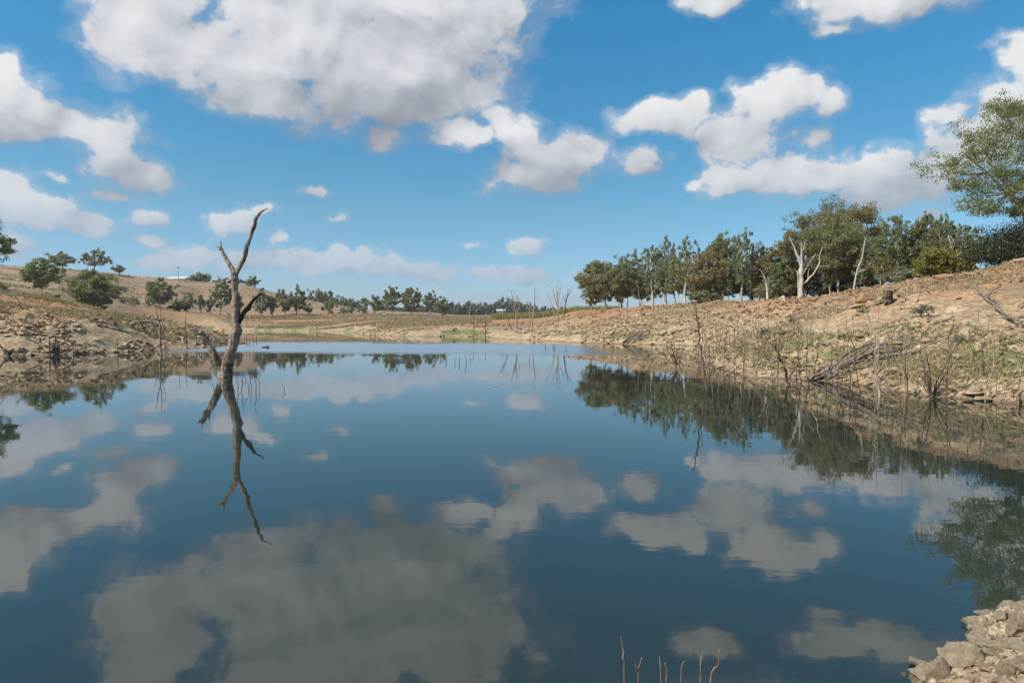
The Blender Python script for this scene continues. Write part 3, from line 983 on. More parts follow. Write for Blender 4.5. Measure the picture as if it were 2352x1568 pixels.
r_ = np.random.default_rng(404)
UN = []
for k_ in range(30):
    xm = 1392 + k_ * 28.5 + r_.uniform(-8, 8)
    Yc = float(np.interp(xm, [1392, 1650, 1840, 2031, 2230], [150, 112, 92, 80, 68])) + r_.uniform(-3, 6)
    gt = float(np.interp(xm, [1392, 1480, 1650, 1840, 2031, 2113, 2240], [708, 700, 692, 690, 655, 642, 622]))
    ht = r_.uniform(48, 92)
    w_ = r_.uniform(26, 50)
    size = 'tall slim' if ht > 78 else 'slim' if ht > 62 else 'short'
    kd = ('grey', 'olive', 'grey', 'brown')[int(r_.integers(0, 4))]
    zone = ('under the left domes' if xm < 1470 else 'under the sparse white-trunked gums' if xm < 1590 else 'behind the wide brown-olive tree' if xm < 1690 else 'behind the rusty domed tree' if xm < 1830
            else 'under the umbrella-crowned tree' if xm < 1990 else 'behind the pale forked gum' if xm < 2110 else 'behind the yellow wattle')
    tree('gum_tree', '%s %s understorey gum %s' % (size, {'grey': 'grey-green', 'olive': 'olive', 'brown': 'brownish'}[kd], zone), xm - w_ / 2, xm + w_ / 2, gt - ht, Yc, kd, .75,
         'gum' if k_ % 2 else 'white', .38, None, 'understorey gums of the grove', seed=420 + k_, clump=.36, tr=.7)

# near trees at the right edge
bt = tree('gum_tree', 'big spreading gum cut by the right edge, nearest and tallest, leaning pale trunk', 2130, 2530, 236, 46, 'green', .26, 'white', .42,
          2352, None, seed=90, forks=4, clump=.17, nc=60, leaf=1.15, tr=.9, inside=.12, wide=1.0,
          pts=[(2168, 388), (2166, 374), (2184, 405), (2194, 372), (2206, 330), (2222, 352), (2236, 300), (2262, 268), (2296, 252), (2326, 262), (2290, 300), (2252, 342), (2216, 405), (2190, 432),
               (2208, 468), (2238, 440), (2262, 400), (2286, 360), (2318, 330), (2342, 300), (2232, 492), (2262, 478), (2290, 440), (2316, 400), (2342, 370), (2300, 492), (2330, 460), (2372, 250),
               (2400, 300), (2376, 350), (2420, 260), (2440, 330), (2390, 410), (2440, 400), (2480, 300), (2490, 370), (2460, 440), (2370, 460), (2420, 470), (2510, 430), (2205, 385), (2275, 320), (2350, 420)])
tree('gum_tree', 'second near gum behind the big one at the right edge', 2400, 2700, 250, 54, 'green', .4, 'gum', .4, 2500, None, seed=91, forks=3,
     clump=.24, nc=34, leaf=1.1)
tree('dark_pine', 'dark needle-leaved tree at the crest under the big gum', 2258, 2560, 508, 43.5, 'dark', 1.3, 'brown', .0, 2400, None, seed=92, clump=.42, hide=1.3, wide=1.0,
     nc=40, leaf=1.1, inside=.2)

# ------------------------------------------------------------------ trees of the left hill and the far plain
LG = 'paddock trees on and under the brown hill'
L_ = [
    ('edge of a dark green gum reaching in at the left edge above the hill', -110, 22, 505, 100, 'green', .9, 'gum', .45, -40, {}),
    ('pale-trunked green gum on the yellow grass at far left', 58, 142, 595, 150, 'green', 1.1, 'gum', .34, 97, dict(forks=3)),
    ('dark brown spreading tree on the ridge, left of the two ridge trees', 112, 176, 583, 440, 'brown', 1.2, 'brown', .30, 146, {}),
    ('dark green tree with an open tiered crown on the ridge', 190, 252, 576, 445, 'olive', .85, 'brown', .30, 218, dict(clump=.24)),
    ('small round tree on the ridge right of the tiered tree', 264, 289, 610, 455, 'brown', 1.3, 'brown', .35, 276, {}),
    ('large dense olive tree with low branches left of centre of the hill foot', 153, 268, 622, 195, 'olive', 1.25, 'brown', .06, 212, dict(nc=34)),
    ('rounded olive tree at the hill foot with a small side clump', 333, 399, 640, 268, 'olive', 1.25, 'gum', .22, 366, {}),
    ('leafy grey-green tree with two pale trunks left of the dead tree in the lake', 488, 534, 645, 300, 'grey', 1.1, 'white', .25, 506, {}),
    ('grey-green tree right behind the dead tree in the lake', 580, 622, 665, 320, 'grey', 1.2, 'gum', .12, 600, {}),
    ('olive double-domed tree, left dome, at the hill foot', 632, 672, 667, 330, 'olive', 1.3, 'gum', .12, 655, {}),
    ('olive double-domed tree, right dome, at the hill foot', 664, 703, 660, 330, 'olive', 1.3, 'brown', .12, 680, {}),
    ('small sparse tree before the long descending slope', 744, 771, 690, 335, 'green', .9, 'gum', .2, 758, {}),
    ('dark green tree at the foot of the slope left of the tall pair', 848, 874, 681, 345, 'green', 1.2, 'brown', .15, 860, {}),
    ('tall pair of gums on the far plain, left one with flat top', 878, 924, 662, 340, 'green', 1.2, 'gum', .15, 900, {}),
    ('tall pair of gums on the far plain, right pointed one', 918, 968, 659, 338, 'olive', 1.2, 'gum', .12, 944, {}),
    ('sparse gum right of the tall pair on the far plain', 970, 1004, 671, 345, 'grey', .8, 'gum', .2, 988, {}),
    ('dense dark green round tree at the right end of the far plain row', 1000, 1034, 682, 338, 'olive', 1.35, 'brown', .05, 1016, {}),
]
for i, (lb, x0, x1, top, Y, kd, dn, bk, cl, tx, ex) in enumerate(L_):
    tree('gum_tree', lb, x0, x1, top, Y, 'olive' if kd == 'brown' else kd, dn, bk, cl, tx, LG, seed=110 + i, leaf=1.0, wide=1.0, **ex)
SM = [(278, 291, 682, 255, 'left of the round olive tree'), (300, 318, 685, 262, 'just left of the rounded olive tree'), (336, 352, 682, 262, 'touching the rounded one'),
      (398, 413, 686, 285, 'right of the rounded olive tree'), (420, 446, 670, 292, 'tallest of the row left of the drowned tree'),
      (455, 471, 678, 296, 'second right of the rounded olive tree'), (476, 491, 681, 298, 'against the grey-green tree'), (536, 556, 672, 305, 'half behind the dead tree trunk'),
      (618, 636, 682, 322, 'left of the double-domed tree'), (702, 716, 700, 335, 'right of the double-domed tree'), (828, 842, 706, 345, 'left of the dark green tree'),
      (800, 812, 708, 345, 'in the middle of the far slope'), (785, 793, 710, 342, 'smallest on the far slope')]
for i, (x0, x1, top, Y, w_) in enumerate(SM):
    tree('sapling', 'small gum sapling at the hill foot, ' + w_, x0, x1, top, Y, 'grey', .9, 'gum', .12, None, 'gum saplings at the hill foot',
         'sapling', seed=150 + i, clump=.36)
RG = [(437, 449, 634, 470, 'left of'), (448, 461, 628, 474, 'tallest of'), (459, 470, 631, 474, 'third in'), (468, 482, 630, 474, 'right end of')]
for i, (x0, x1, top, Y, w_) in enumerate(RG):
    tree('tree', 'small dark tree on the ridge, %s the row of four' % w_, x0, x1, top, Y, 'green', 1.2, 'brown', .1, None, 'row of small ridge trees', seed=170 + i, clump=.36)
tree('tree', 'small round tree on the ridge end, left of the pointed one', 568, 579, 644, 470, 'green', 1.2, 'brown', .1, None, 'ridge end trees', seed=175, clump=.36)
tree('tree', 'pointed small tree on the right end of the ridge', 579, 593, 635, 470, 'green', 1.3, 'brown', .05, None, 'ridge end trees', seed=176, clump=.36)
tree('bush', 'dark bush beside the white gable house on the ridge', 528, 562, 643, 478, 'dark', 1.3, 'brown', .0, None, None, 'bush', seed=177, clump=.4)
tree('bush', 'dark green bush at the left edge under the hill', -40, 12, 652, 125, 'olive', 1.2, 'brown', .0, None, None, 'bush', seed=178, clump=.34)
tree('bush', 'low dark bush right of the pale-trunked gum', 118, 136, 681, 148, 'dark', 1.2, 'brown', .0, None, None, 'bush', seed=179, clump=.4)
tree('bush', 'low dark bush right of the rounded olive tree foot', 392, 430, 697, 280, 'dark', 1.2, 'brown', .0, None, None, 'bush', seed=180, clump=.4)
BD = [(704, 724, 670), (722, 746, 666), (744, 768, 671), (764, 796, 680), (793, 820, 687), (818, 850, 686), (868, 884, 698)]
BW = ['leftmost, where the ridge ends', 'tallest, round', 'third, flat-topped', 'fourth, sloping down', 'fifth, low', 'last, wide and low', 'behind the left gum of the tall pair']
for i, ((x0, x1, top), w_) in enumerate(zip(BD, BW)):
    tree('tree', 'dark tree in the row behind the slope, ' + w_, x0, x1, top, 560, 'olive', 1.35, 'brown', .0, None, 'row of dark trees behind the slope', seed=190 + i,
         clump=.38, base=zz(715, 560))

# far-off wood on the horizon: one mass
def far_wood():
    r = np.random.default_rng(5)
    C, TT, SZ = [], [], []
    prof_x = [700, 860, 960, 1033, 1050, 1080, 1110, 1140, 1190, 1215, 1250, 1290, 1330, 1420, 1700, 2400]
    prof_y = [712, 704, 702, 698, 695, 697, 696, 692, 695, 701, 706, 712, 714, 718, 722, 726]
    for k in range(380):
        px = r.uniform(860, 1345) if k < 300 else r.uniform(1345, 2300)
        Y = r.uniform(620, 980)
        t = np.interp(px, prof_x, prof_y) + (r.uniform(-3, 6) if Y > 850 else r.uniform(4, 18))
        x = XatY(px, Y)
        zb = gz(x, Y) - 1
        zt = max(zz(t, Y), zb + 4)
        w = r.uniform(8, 15) * Y / F * 1.1
        n = 420
        hh = zt - zb
        nb = 9
        cb = r.normal(0, .30, (nb, 3)); kk = r.integers(0, nb, n)
        q = cb[kk] + r.normal(0, .17, (n, 3))
        C.append(np.array([x, Y, zb + hh * .55]) + q * np.array([w * .75, w * .6, hh * .62]))
        TT.append(np.clip(r.uniform(.1, .7) + r.normal(0, .15, n), 0, 1))
        SZ.append(np.full(n, Y / 683 * 1.2))
    C = np.vstack(C); TT = np.concatenate(TT); L = np.concatenate(SZ)[:, None]; n = len(C)
    a = r.normal(0, 1, (n, 3)); a /= np.linalg.norm(a, axis=1)[:, None]
    b = np.cross(a, r.normal(0, 1, (n, 3))); b /= np.linalg.norm(b, axis=1)[:, None]
    a *= L; b *= L * .5
    V = np.stack([C - a, C - b, C + a, C + b], 1).reshape(-1, 3)
    o = mesh_np('distant_wood', V, np.arange(n * 4).reshape(-1, 4), M['leaf_far'], False, None, {'tint': np.repeat(TT, 4)})
    tag(o, 'far-off gum woodland along the horizon behind the far shore', 'woodland', kind='stuff')


far_wood()


# ------------------------------------------------------------------ bare dead trees
def bare(name, label, lines, Y, mat='white', k=1.0, group=None, cat='dead tree', conv=None, seed=0, flare=True, twigs=0, depth=.25, tw=.25):
    """lines: [[(x, y, half-width in frame units), ...], ...]; first line is the trunk"""
    r = np.random.default_rng(seed + 400)
    x, y = lines[0][0][:2]
    if conv: x, y = conv(x, y)
    X = XatY(x, Y)
    zb = gz(X, Y)
    zb = max(zb, 0.0)
    root = empty(name, (X, Y, zb))
    tag(root, label, cat, group)
    s = Y / F
    ends = []
    for i, ln in enumerate(lines):
        yo = 0 if i == 0 else r.uniform(-1, 1) * depth
        pts, rad = [], []
        for j, (a, b, wd) in enumerate(ln):
            if conv: a, b = conv(a, b)
            p = PX(a, b, Y)
            pts.append((p.x - X, yo * abs(p.z - PX(*(conv(*ln[0][:2]) if conv else ln[0][:2]), Y).z), p.z - zb)); rad.append(max(wd * s * k, .25 * s))
        if i == 0:
            pts[0] = (0, 0, -.3); rad[0] *= 1.35
        t = Tubes(seed * 31 + i)
        t.add(pts, rad, 8 if rad[0] > 2 * s else 5, .07, sub=2, wob=.12)
        if twigs:
            for q in range(twigs):
                m = r.integers(max(0, len(pts) // 2), len(pts)); e = np.array(pts[m])
                d = r.normal(0, 1, 3); d[2] = abs(d[2]) + .5; d /= np.linalg.norm(d)
                ln_ = r.uniform(.4, 1) * tw * (abs(pts[-1][2] - pts[0][2]) + .3)
                t.add([e, e + d * ln_ * .5 + r.normal(0, .04 * ln_, 3), e + d * ln_ + r.normal(0, .1 * ln_, 3)], [max(rad[-1], .3 * s), .28 * s, .16 * s], 4, .05, cap=False)
        t.build('trunk' if i == 0 else 'branch', M[mat], root)
    return root


c4 = lambda x, y: (1286.3 + x * .29295, 413.5 + y * .29295)
c6 = lambda x, y: (1708.9 + x * .29295, 551.3 + y * .29295)
c3 = lambda x, y: (964.7 + x * .2519, 505.3 + y * .2519)
c2 = lambda x, y: (413.5 + x * .29295, 441 + y * .29295)
c1 = lambda x, y: (x * .29295, 459.4 + y * .29295)
c8 = lambda x, y: (413.5 + x * .3517, 735 + y * .3517)
c5 = lambda x, y: (1800.8 + x * .2929, 183.8 + y * .2929)

bare('dead_gum', 'large bleached white dead gum standing before the grove', [
    [(1893, 935, 13), (1893, 900, 9.5), (1890, 830, 8), (1892, 740, 7.5), (1895, 690, 6.5)],
    [(1890, 720, 5), (1885, 650, 4.2), (1858, 570, 3.2), (1832, 500, 2.2), (1812, 445, 1.2)],
    [(1895, 700, 4.4), (1893, 620, 3.6), (1888, 540, 2.4), (1890, 495, 1.5)],
    [(1888, 600, 2.4), (1905, 540, 2.0), (1912, 482, 1.1)],
    [(1900, 710, 4.2), (1925, 650, 3.2), (1938, 590, 2.4)],
    [(1902, 740, 4.2), (1935, 690, 3.4), (1985, 615, 2.3), (2020, 580, 1.2)],
    [(1902, 815, 3.8), (1950, 775, 3.2), (2000, 720, 2.6), (2038, 650, 2.0), (2040, 590, 1.5), (2066, 520, .8)],
    [(2028, 680, 1.2), (2070, 676, 1.0), (2112, 678, .7)],
    [(1945, 770, 1.8), (1950, 720, 1.3), (1965, 690, .7)],
    [(1872, 900, 3), (1868, 800, 2.4), (1862, 710, 1.6)],
    [(1893, 930, 7), (1925, 948, 4.5), (1950, 958, 2)],
    [(1893, 930, 7), (1862, 948, 4), (1845, 955, 2)]], 82, 'white', conv=c4, seed=1, k=.66)
bare('dead_gum', 'small forked white dead tree left of the large bleached one', [
    [(1625, 960, 3), (1625, 880, 2.2), (1615, 810, 1.8)],
    [(1620, 830, 1.6), (1605, 770, 1.3), (1580, 725, .9), (1558, 700, .5)],
    [(1625, 880, 1.6), (1640, 820, 1.3), (1638, 750, .6)],
    [(1603, 770, 1), (1580, 755, .6), (1560, 757, .4)]], 80, 'white', conv=c4, seed=2)
bare('dead_gum', 'slender white leaning trunk right of the umbrella-crowned tree', [
    [(860, 490, 2.8), (855, 420, 2.4), (880, 270, 2.2), (925, 140, 1.8), (945, 20, 1.2), (965, -30, .6)],
    [(890, 260, 1.2), (925, 235, .9), (960, 232, .5)]], 72, 'white', conv=c6, seed=3, k=.8)
bare('dead_gum', 'thin forked white trunk behind the wattle bushes', [
    [(1330, 1510, 2.2), (1335, 1400, 1.8), (1310, 1290, 1.6), (1290, 1220, 1.0)],
    [(1320, 1330, 1.3), (1335, 1280, 1.0), (1300, 1225, .7)]], 62, 'white', conv=c5, seed=4)
bare('dead_gum', 'crooked thin dead tree right of the thin forked white trunk', [
    [(1398, 1510, 1.6), (1385, 1440, 1.3), (1362, 1380, 1.0), (1352, 1330, .6)],
    [(1362, 1380, .8), (1385, 1352, .7), (1405, 1338, .5)]], 56, 'white', conv=c5, seed=5)
bare('dead_gum', 'pale bare tree with upright antler branches by the far shore', [
    [(880, 1005, 2.6), (880, 900, 2.3), (875, 830, 2.0), (868, 790, 1.6)],
    [(870, 830, 1.5), (850, 730, 1.2), (830, 650, .6)], [(875, 800, 1.2), (885, 720, 1.0), (905, 665, .5)],
    [(868, 770, 1.0), (830, 735, .8), (795, 712, .5)], [(880, 860, 1.2), (905, 800, 1.0), (912, 730, .5)], [(866, 790, .9), (880, 700, .6), (855, 650, .4)]],
    118, 'palestick', conv=c3, seed=6, twigs=2, k=.75)
bare('dead_gum', 'tall slender bare pole tree right of the antler-branched one', [
    [(1015, 975, 2.0), (1030, 880, 1.8), (1040, 780, 1.6), (1048, 690, 1.2), (1043, 600, .6)],
    [(1045, 720, .8), (1065, 700, .5), (1080, 670, .3)], [(1000, 970, 1.2), (1000, 860, .9), (1000, 760, .5)]], 122, 'palestick', conv=c3, seed=7, twigs=2, k=.75)
bare('dead_gum', 'widest bare pale tree of the far shore, many fine upright branches', [
    [(1250, 945, 2.4), (1255, 860, 2.2), (1258, 800, 2.0)],
    [(1258, 800, 1.5), (1225, 700, 1.2), (1205, 610, .5)], [(1258, 810, 1.4), (1250, 680, 1.1), (1240, 570, .4)], [(1258, 800, 1.4), (1270, 690, 1.0), (1290, 590, .4)],
    [(1230, 930, 1.3), (1215, 800, 1.2), (1170, 680, .8), (1142, 605, .4)], [(1265, 800, 1.2), (1300, 730, 1.0), (1325, 690, .5)],
    [(1235, 860, 1.0), (1195, 790, .7), (1168, 765, .4)], [(1250, 690, .8), (1268, 620, .5), (1262, 570, .3)]], 128, 'palestick', conv=c3, seed=8, twigs=3, k=.75)
bare('dead_gum', 'leaning bare tree with a brown twiggy top right of the widest bare one', [
    [(1300, 932, 1.8), (1315, 850, 1.6), (1330, 750, 1.4), (1345, 690, .9)],
    [(1335, 720, .8), (1365, 660, .6), (1385, 620, .3)], [(1338, 700, .8), (1352, 640, .5)], [(1330, 730, .7), (1300, 700, .4)]], 131, 'stick', conv=c3, seed=9, twigs=5)
bare('dead_gum', 'thin pale bare tree left of the antler-branched one, on the orange bank', [
    [(447, 920, 1.2), (455, 830, 1.0), (468, 770, .7)], [(455, 830, .7), (458, 760, .5), (460, 705, .3)]], 150, 'palestick', conv=c3, seed=10, twigs=2, k=.7)
bare('dead_gum', 'thin leaning bare sapling arching left before the reeds', [
    [(850, 1010, 1.2), (810, 930, 1.0), (770, 830, .9), (730, 745, .4)], [(775, 840, .6), (745, 790, .4), (705, 715, .3)], [(770, 830, .5), (762, 760, .3)]],
    114, 'stick', conv=c3, seed=11, twigs=2)
bare('dead_shrub', 'bare spreading grey shrub on the far bank right of the dark round tree', [
    [(62, 955, 1.3), (60, 930, 1.0)], [(60, 935, .8), (35, 890, .6), (20, 845, .4)], [(60, 935, .8), (45, 880, .5), (50, 830, .3)],
    [(60, 935, .8), (75, 890, .6), (95, 830, .3)], [(62, 940, .7), (95, 900, .5), (110, 870, .3)]], 165, 'palestick', conv=c3, seed=12, twigs=3, tw=.5)
bare('dead_gum', 'dark thin dead sapling at the waterline left of the sand spit', [[(490, 1062, 1.1), (492, 960, .9), (482, 850, .4)], [(490, 1000, .6), (505, 940, .3)]],
     112, 'stick', conv=c3, seed=13, twigs=2)
bare('dead_gum', 'second dark dead sapling at the waterline, nearer the sand spit', [[(596, 1080, 1.5), (597, 1030, 1.2), (595, 960, .8), (592, 870, .3)], [(596, 1030, .8), (605, 1010, .5), (612, 1000, .3)]],
     108, 'stick', conv=c3, seed=14, twigs=2)


# ------------------------------------------------------------------ the dead tree standing in the lake
def hero():
    Y = 28.6
    b = PX(518, 866, Y)
    root = empty('drowned_tree', (b.x, Y, 0))
    tag(root, 'bare drowned tree standing in the lake, forked like a Y with broken limbs', 'dead tree')
    s = Y / F
    r = np.random.default_rng(3)

    def limb(name, ln, mat='dead', yo=0.0, sides=18, sub=3, knots=()):
        pts, rad = [], []
        n = len(ln)
        for j, (x, y, wd) in enumerate(ln):
            p = PX(x, y, Y)
            pts.append(np.array([p.x - b.x, yo * j / max(n - 1, 1), p.z])); rad.append(wd * s * .90)
        for _ in range(sub):
            q, rr = [], []
            for i in range(len(pts) - 1):
                a_, b_ = pts[max(i - 1, 0)], pts[min(i + 2, len(pts) - 1)]
                q.append(pts[i]); rr.append(rad[i])
                q.append((pts[i] + pts[i + 1]) * .5625 - (a_ + b_) * .0625 + r.normal(0, .045 * rad[i], 3)); rr.append((rad[i] + rad[i + 1]) / 2 * r.uniform(.95, 1.05))
            q.append(pts[-1]); rr.append(rad[-1]); pts, rad = q, rr
        m = len(pts)
        ang = np.linspace(0, 2 * math.pi, sides, endpoint=False)
        V, Fc = [], []
        ph = r.uniform(0, 10)
        for i in range(m):
            t = pts[min(i + 1, m - 1)] - pts[max(i - 1, 0)]; t /= np.linalg.norm(t)
            a = np.cross(t, [0, 1, .05]); a /= np.linalg.norm(a); c = np.cross(t, a)
            u = i / m * 6
            groove = (fbm(ang * 2.6 + ph, np.full(sides, u * .8 + ph), 3, 2) - .5) * .34 + (fbm(ang * 1.2 + ph, np.full(sides, u * 2.6), 2, 9) - .5) * .24
            R_ = rad[i] * (1 + groove)
            V.append(pts[i] + (np.cos(ang) * R_)[:, None] * a + (np.sin(ang) * R_)[:, None] * c)
        # splintered end
        V[-1] = V[-1] + np.stack([r.normal(0, .2, sides), r.normal(0, .2, sides), r.normal(0, .9, sides)], 1) * rad[-1]
        V.append(pts[-1][None] - t * rad[-1] * .6)
        for i in range(m - 1):
            for j in range(sides):
                k = (j + 1) % sides
                Fc.append((i * sides + j, i * sides + k, (i + 1) * sides + k, (i + 1) * sides + j))
        for j in range(sides):
            Fc.append(((m - 1) * sides + j, (m - 1) * sides + (j + 1) % sides, m * sides))
        me = bpy.data.meshes.new(name)
        me.from_pydata(np.vstack(V).tolist(), [], Fc)
        me.polygons.foreach_set('use_smooth', [True] * len(me.polygons))
        me.materials.append(M[mat])
        o = bpy.data.objects.new(name, me); COL.objects.link(o); o.parent = root
        return o

    limb('trunk', [(519, 930, 21), (518, 880, 18), (517, 862, 17), (520, 846, 15.5), (527, 820, 12.5), (534, 795, 11.5), (541, 768, 12.0), (545, 758, 11.5), (541, 735, 9.6), (541, 712, 9.8),
                   (542, 690, 9.3), (540, 665, 8.4), (539, 645, 7.8), (539, 628, 8.2), (541, 620, 6.6)])
    limb('branch', [(514, 862, 9.5), (508, 844, 9.8), (499, 822, 9.0), (488, 800, 8.2), (478, 785, 7.2), (472, 768, 6.4), (467, 760, 5.6)], yo=-.35)
    limb('branch', [(496, 812, 3.0), (489, 797, 2.6), (485, 782, 2.2), (485, 766, 1.4)], yo=-.3, sides=8)
    limb('branch', [(538, 634, 5.6), (532, 618, 5.8), (525, 607, 5.4), (515, 591, 4.6), (508, 580, 4.2), (503, 570, 3.6), (496, 567, 2.2), (490, 563, 1.0)], yo=.3)
    limb('branch', [(505, 574, 3.2), (504, 564, 2.9), (503, 555, 1.8)], yo=.2, sides=9, sub=2)
    limb('branch', [(540, 634, 5.6), (547, 620, 6.0), (557, 602, 5.6), (566, 584, 5.3), (571, 565, 4.9), (577, 549, 4.6), (583, 532, 4.3), (589, 520, 4.8), (591, 512, 4.2), (593, 505, 4.4),
                    (600, 496, 3.6), (607, 489, 3.2), (615, 485, 1.8), (624, 482, .7)], yo=-.4)
    limb('branch', [(608, 491, 2.4), (614, 489, 1.7), (619, 487, .8)], yo=-.1, sides=7, sub=1).location = (0, -.4, 0)
    limb('branch', [(544, 752, 4.6), (551, 733, 5.6), (558, 716, 5.8), (566, 706, 6.2), (570, 697, 4.6), (575, 687, 3.2), (584, 678, 2.0), (592, 672, .8)], 'blackish', yo=.55)['label'] = 'blackish side branch'
    limb('branch', [(548, 700, 1.5), (550, 716, 1.8), (549, 728, 2)], yo=.1, sides=6, sub=1)


hero()


# ------------------------------------------------------------------ sticks and drowned saplings
def stick(name, label, lines, mat='stick', base=None, group=None, cat='dead sapling', twigs=0, seed=0, depthY=None, tw=.3, k=1.0):
    """lines in frame units; the first point of the first line is where the stem leaves water or ground"""
    x, y, _ = lines[0][0]
    p0 = base if base is not None else hit(x, y)
    Y = p0.y
    r = np.random.default_rng(seed + 900)
    s = Y / F
    root = empty(name, (p0.x, p0.y, p0.z))
    tag(root, label, cat, group)
    tp = np.array(p0)
    for i, ln in enumerate(lines):
        yo = 0 if i == 0 else r.uniform(-.5, .5)
        pts, rad = [], []
        for a, b, wd in ln:
            p = PX(a, b, Y)
            dz = p.z - p0.z
            pts.append(np.array([p.x - p0.x, yo * max(dz - (PX(ln[0][0], ln[0][1], Y).z - p0.z), 0), dz])); rad.append(wd * s * k)
        if i == 0:
            pts[0] = pts[0] + np.array([0, 0, -.35])
        t = Tubes(seed * 17 + i)
        t.add(pts, rad, 6, .07, sub=2, wob=.5)
        for q in range(twigs):
            m = r.integers(1, len(pts)); f_ = r.uniform(0, 1); e = pts[m] * f_ + pts[m - 1] * (1 - f_)
            if e[2] < .15: continue
            d = r.normal(0, 1, 3) * np.array([1, .7, .4]); d[2] = abs(d[2]) + .5; d /= np.linalg.norm(d)
            ln_ = r.uniform(.4, 1) * tw * (abs(pts[-1][2] - pts[0][2]) + .2)
            t.add([e, e + d * ln_ * .5 + r.normal(0, .05 * ln_, 3), e + d * ln_ + r.normal(0, .1 * ln_, 3)], [rad[-1] * 1.3, rad[-1] * .8, rad[-1] * .4], 4, .05, cap=False)
        t.build('stem' if i == 0 else 'branch', M[mat], root)
    return root


SG = 'dead saplings drowned along the shore'
stick('dead_sapling', 'thick twisted drowned sapling leaning left before the log pile', [
    [(1816, 884, 3.6), (1806, 862, 3.2), (1796, 830, 2.8), (1783, 805, 2.2), (1778, 790, 1.4)], [(1783, 805, 1.5), (1776, 780, 1.0), (1776, 757, .6)], [(1780, 797, 1.0), (1768, 788, .6)],
    [(1812, 872, 1.6), (1821, 848, 1.2), (1828, 820, .6)]], seed=1, twigs=5)
stick('dead_sapling', 'crooked drowned sapling with a straight thin top, left of the log pile', [
    [(1841, 878, 2.4), (1836, 850, 2.0), (1833, 812, 1.4), (1834, 770, .9), (1832, 738, .5)], [(1838, 858, 1.2), (1848, 840, .7), (1850, 828, .4)]], seed=2, twigs=4)
stick('dead_sapling', 'tall forked pale-topped sapling rising in front of the log pile', [
    [(2023, 912, 3.6), (2020, 870, 3.2), (2014, 830, 2.8), (2015, 800, 2.2)], [(2015, 800, 2.0), (2012, 760, 1.7), (2008, 720, 1.3), (2002, 700, .8)],
    [(2017, 812, 1.6), (2020, 770, 1.3), (2023, 710, .8), (2025, 696, .5)], [(2018, 850, 1.5), (2032, 830, 1.0), (2040, 800, .5)], [(2021, 880, 1.6), (2008, 850, 1.1), (2000, 815, .5)]],
    'palestick', seed=3, twigs=4)
stick('dead_sapling', 'long dark leaning stem reaching over the inlet, its tip above the bank', [
    [(1622, 888, 2.0), (1616, 850, 2.2), (1611, 800, 2.2), (1604, 748, 2.2), (1598, 715, 1.6), (1590, 690, .8)], [(1602, 745, 1.3), (1597, 728, .8), (1586, 700, .4)],
    [(1611, 795, 1.0), (1619, 760, .6), (1612, 738, .4)]], base=Vector((XatY(1622, 23.8), 23.8, 0)), seed=4, twigs=3, tw=.15)
stick('dead_sapling', 'very thin tall pale drowned stem standing before the green bank', [[(2077, 916, 1.1), (2077, 840, .9), (2076, 760, .8), (2077, 690, .4)]], 'palestick', seed=5, twigs=5, tw=.12)
stick('dead_sapling', 'dark short sapling on the green patch at right', [[(2263, 865, 2.2), (2259, 840, 2.0), (2256, 812, 1.5), (2254, 785, .8)], [(2258, 850, 1.2), (2254, 838, .8), (2257, 845, .5)]], seed=6, twigs=3)
stick('dead_sapling', 'pale straight stem standing in the shallows at the right edge', [[(2343, 929, 1.5), (2341, 880, 1.3), (2338, 830, .8)]], 'palestick', seed=7, twigs=4, tw=.2)
# the bushy dead shrub with its foot in the water
sh = [[(2141, 912, 2.4), (2141, 900, 2.0)]]
for a, b in ((2098, 800), (2122, 835), (2130, 800), (2144, 790), (2163, 775), (2180, 820), (2196, 850), (2112, 860), (2092, 868), (2172, 862), (2205, 878), (2128, 868), (2152, 830), (2104, 838), (2188, 870)):
    mx_, my_ = (2141 + a) / 2 + (2141 - a) * .08, (905 + b) / 2
    sh.append([(2141 + (a - 2141) * .08, 906, 1.5), (mx_, my_, 1.1), (a, b, .4)])
stick('dead_shrub', 'bushy dead shrub fanning up from the waterline under the green patch', sh, seed=8, twigs=4, tw=.35, cat='dead shrub')
sh = [[(1552, 846, 1.6), (1552, 838, 1.4)]]
for a, b in ((1536, 776), (1528, 790), (1546, 762), (1560, 780), (1570, 792), (1522, 812), (1576, 810), (1541, 800), (1556, 800)):
    sh.append([(1552, 840, 1.2), ((1552 + a) / 2, (840 + b) / 2, .9), (a, b, .4)])
stick('dead_shrub', 'open dead shrub standing in the water of the right-hand inlet', sh, seed=9, twigs=4, tw=.35, cat='dead shrub')
sh = [[(1488, 852, 1.2), (1493, 838, 1.0), (1499, 826, .9)], [(1499, 828, .8), (1494, 815, .6), (1480, 800, .3)], [(1499, 828, .7), (1505, 818, .3)]]
stick('dead_shrub', 'small crooked dead stick left of the open shrub in the inlet', sh, seed=10, twigs=2, cat='dead shrub')
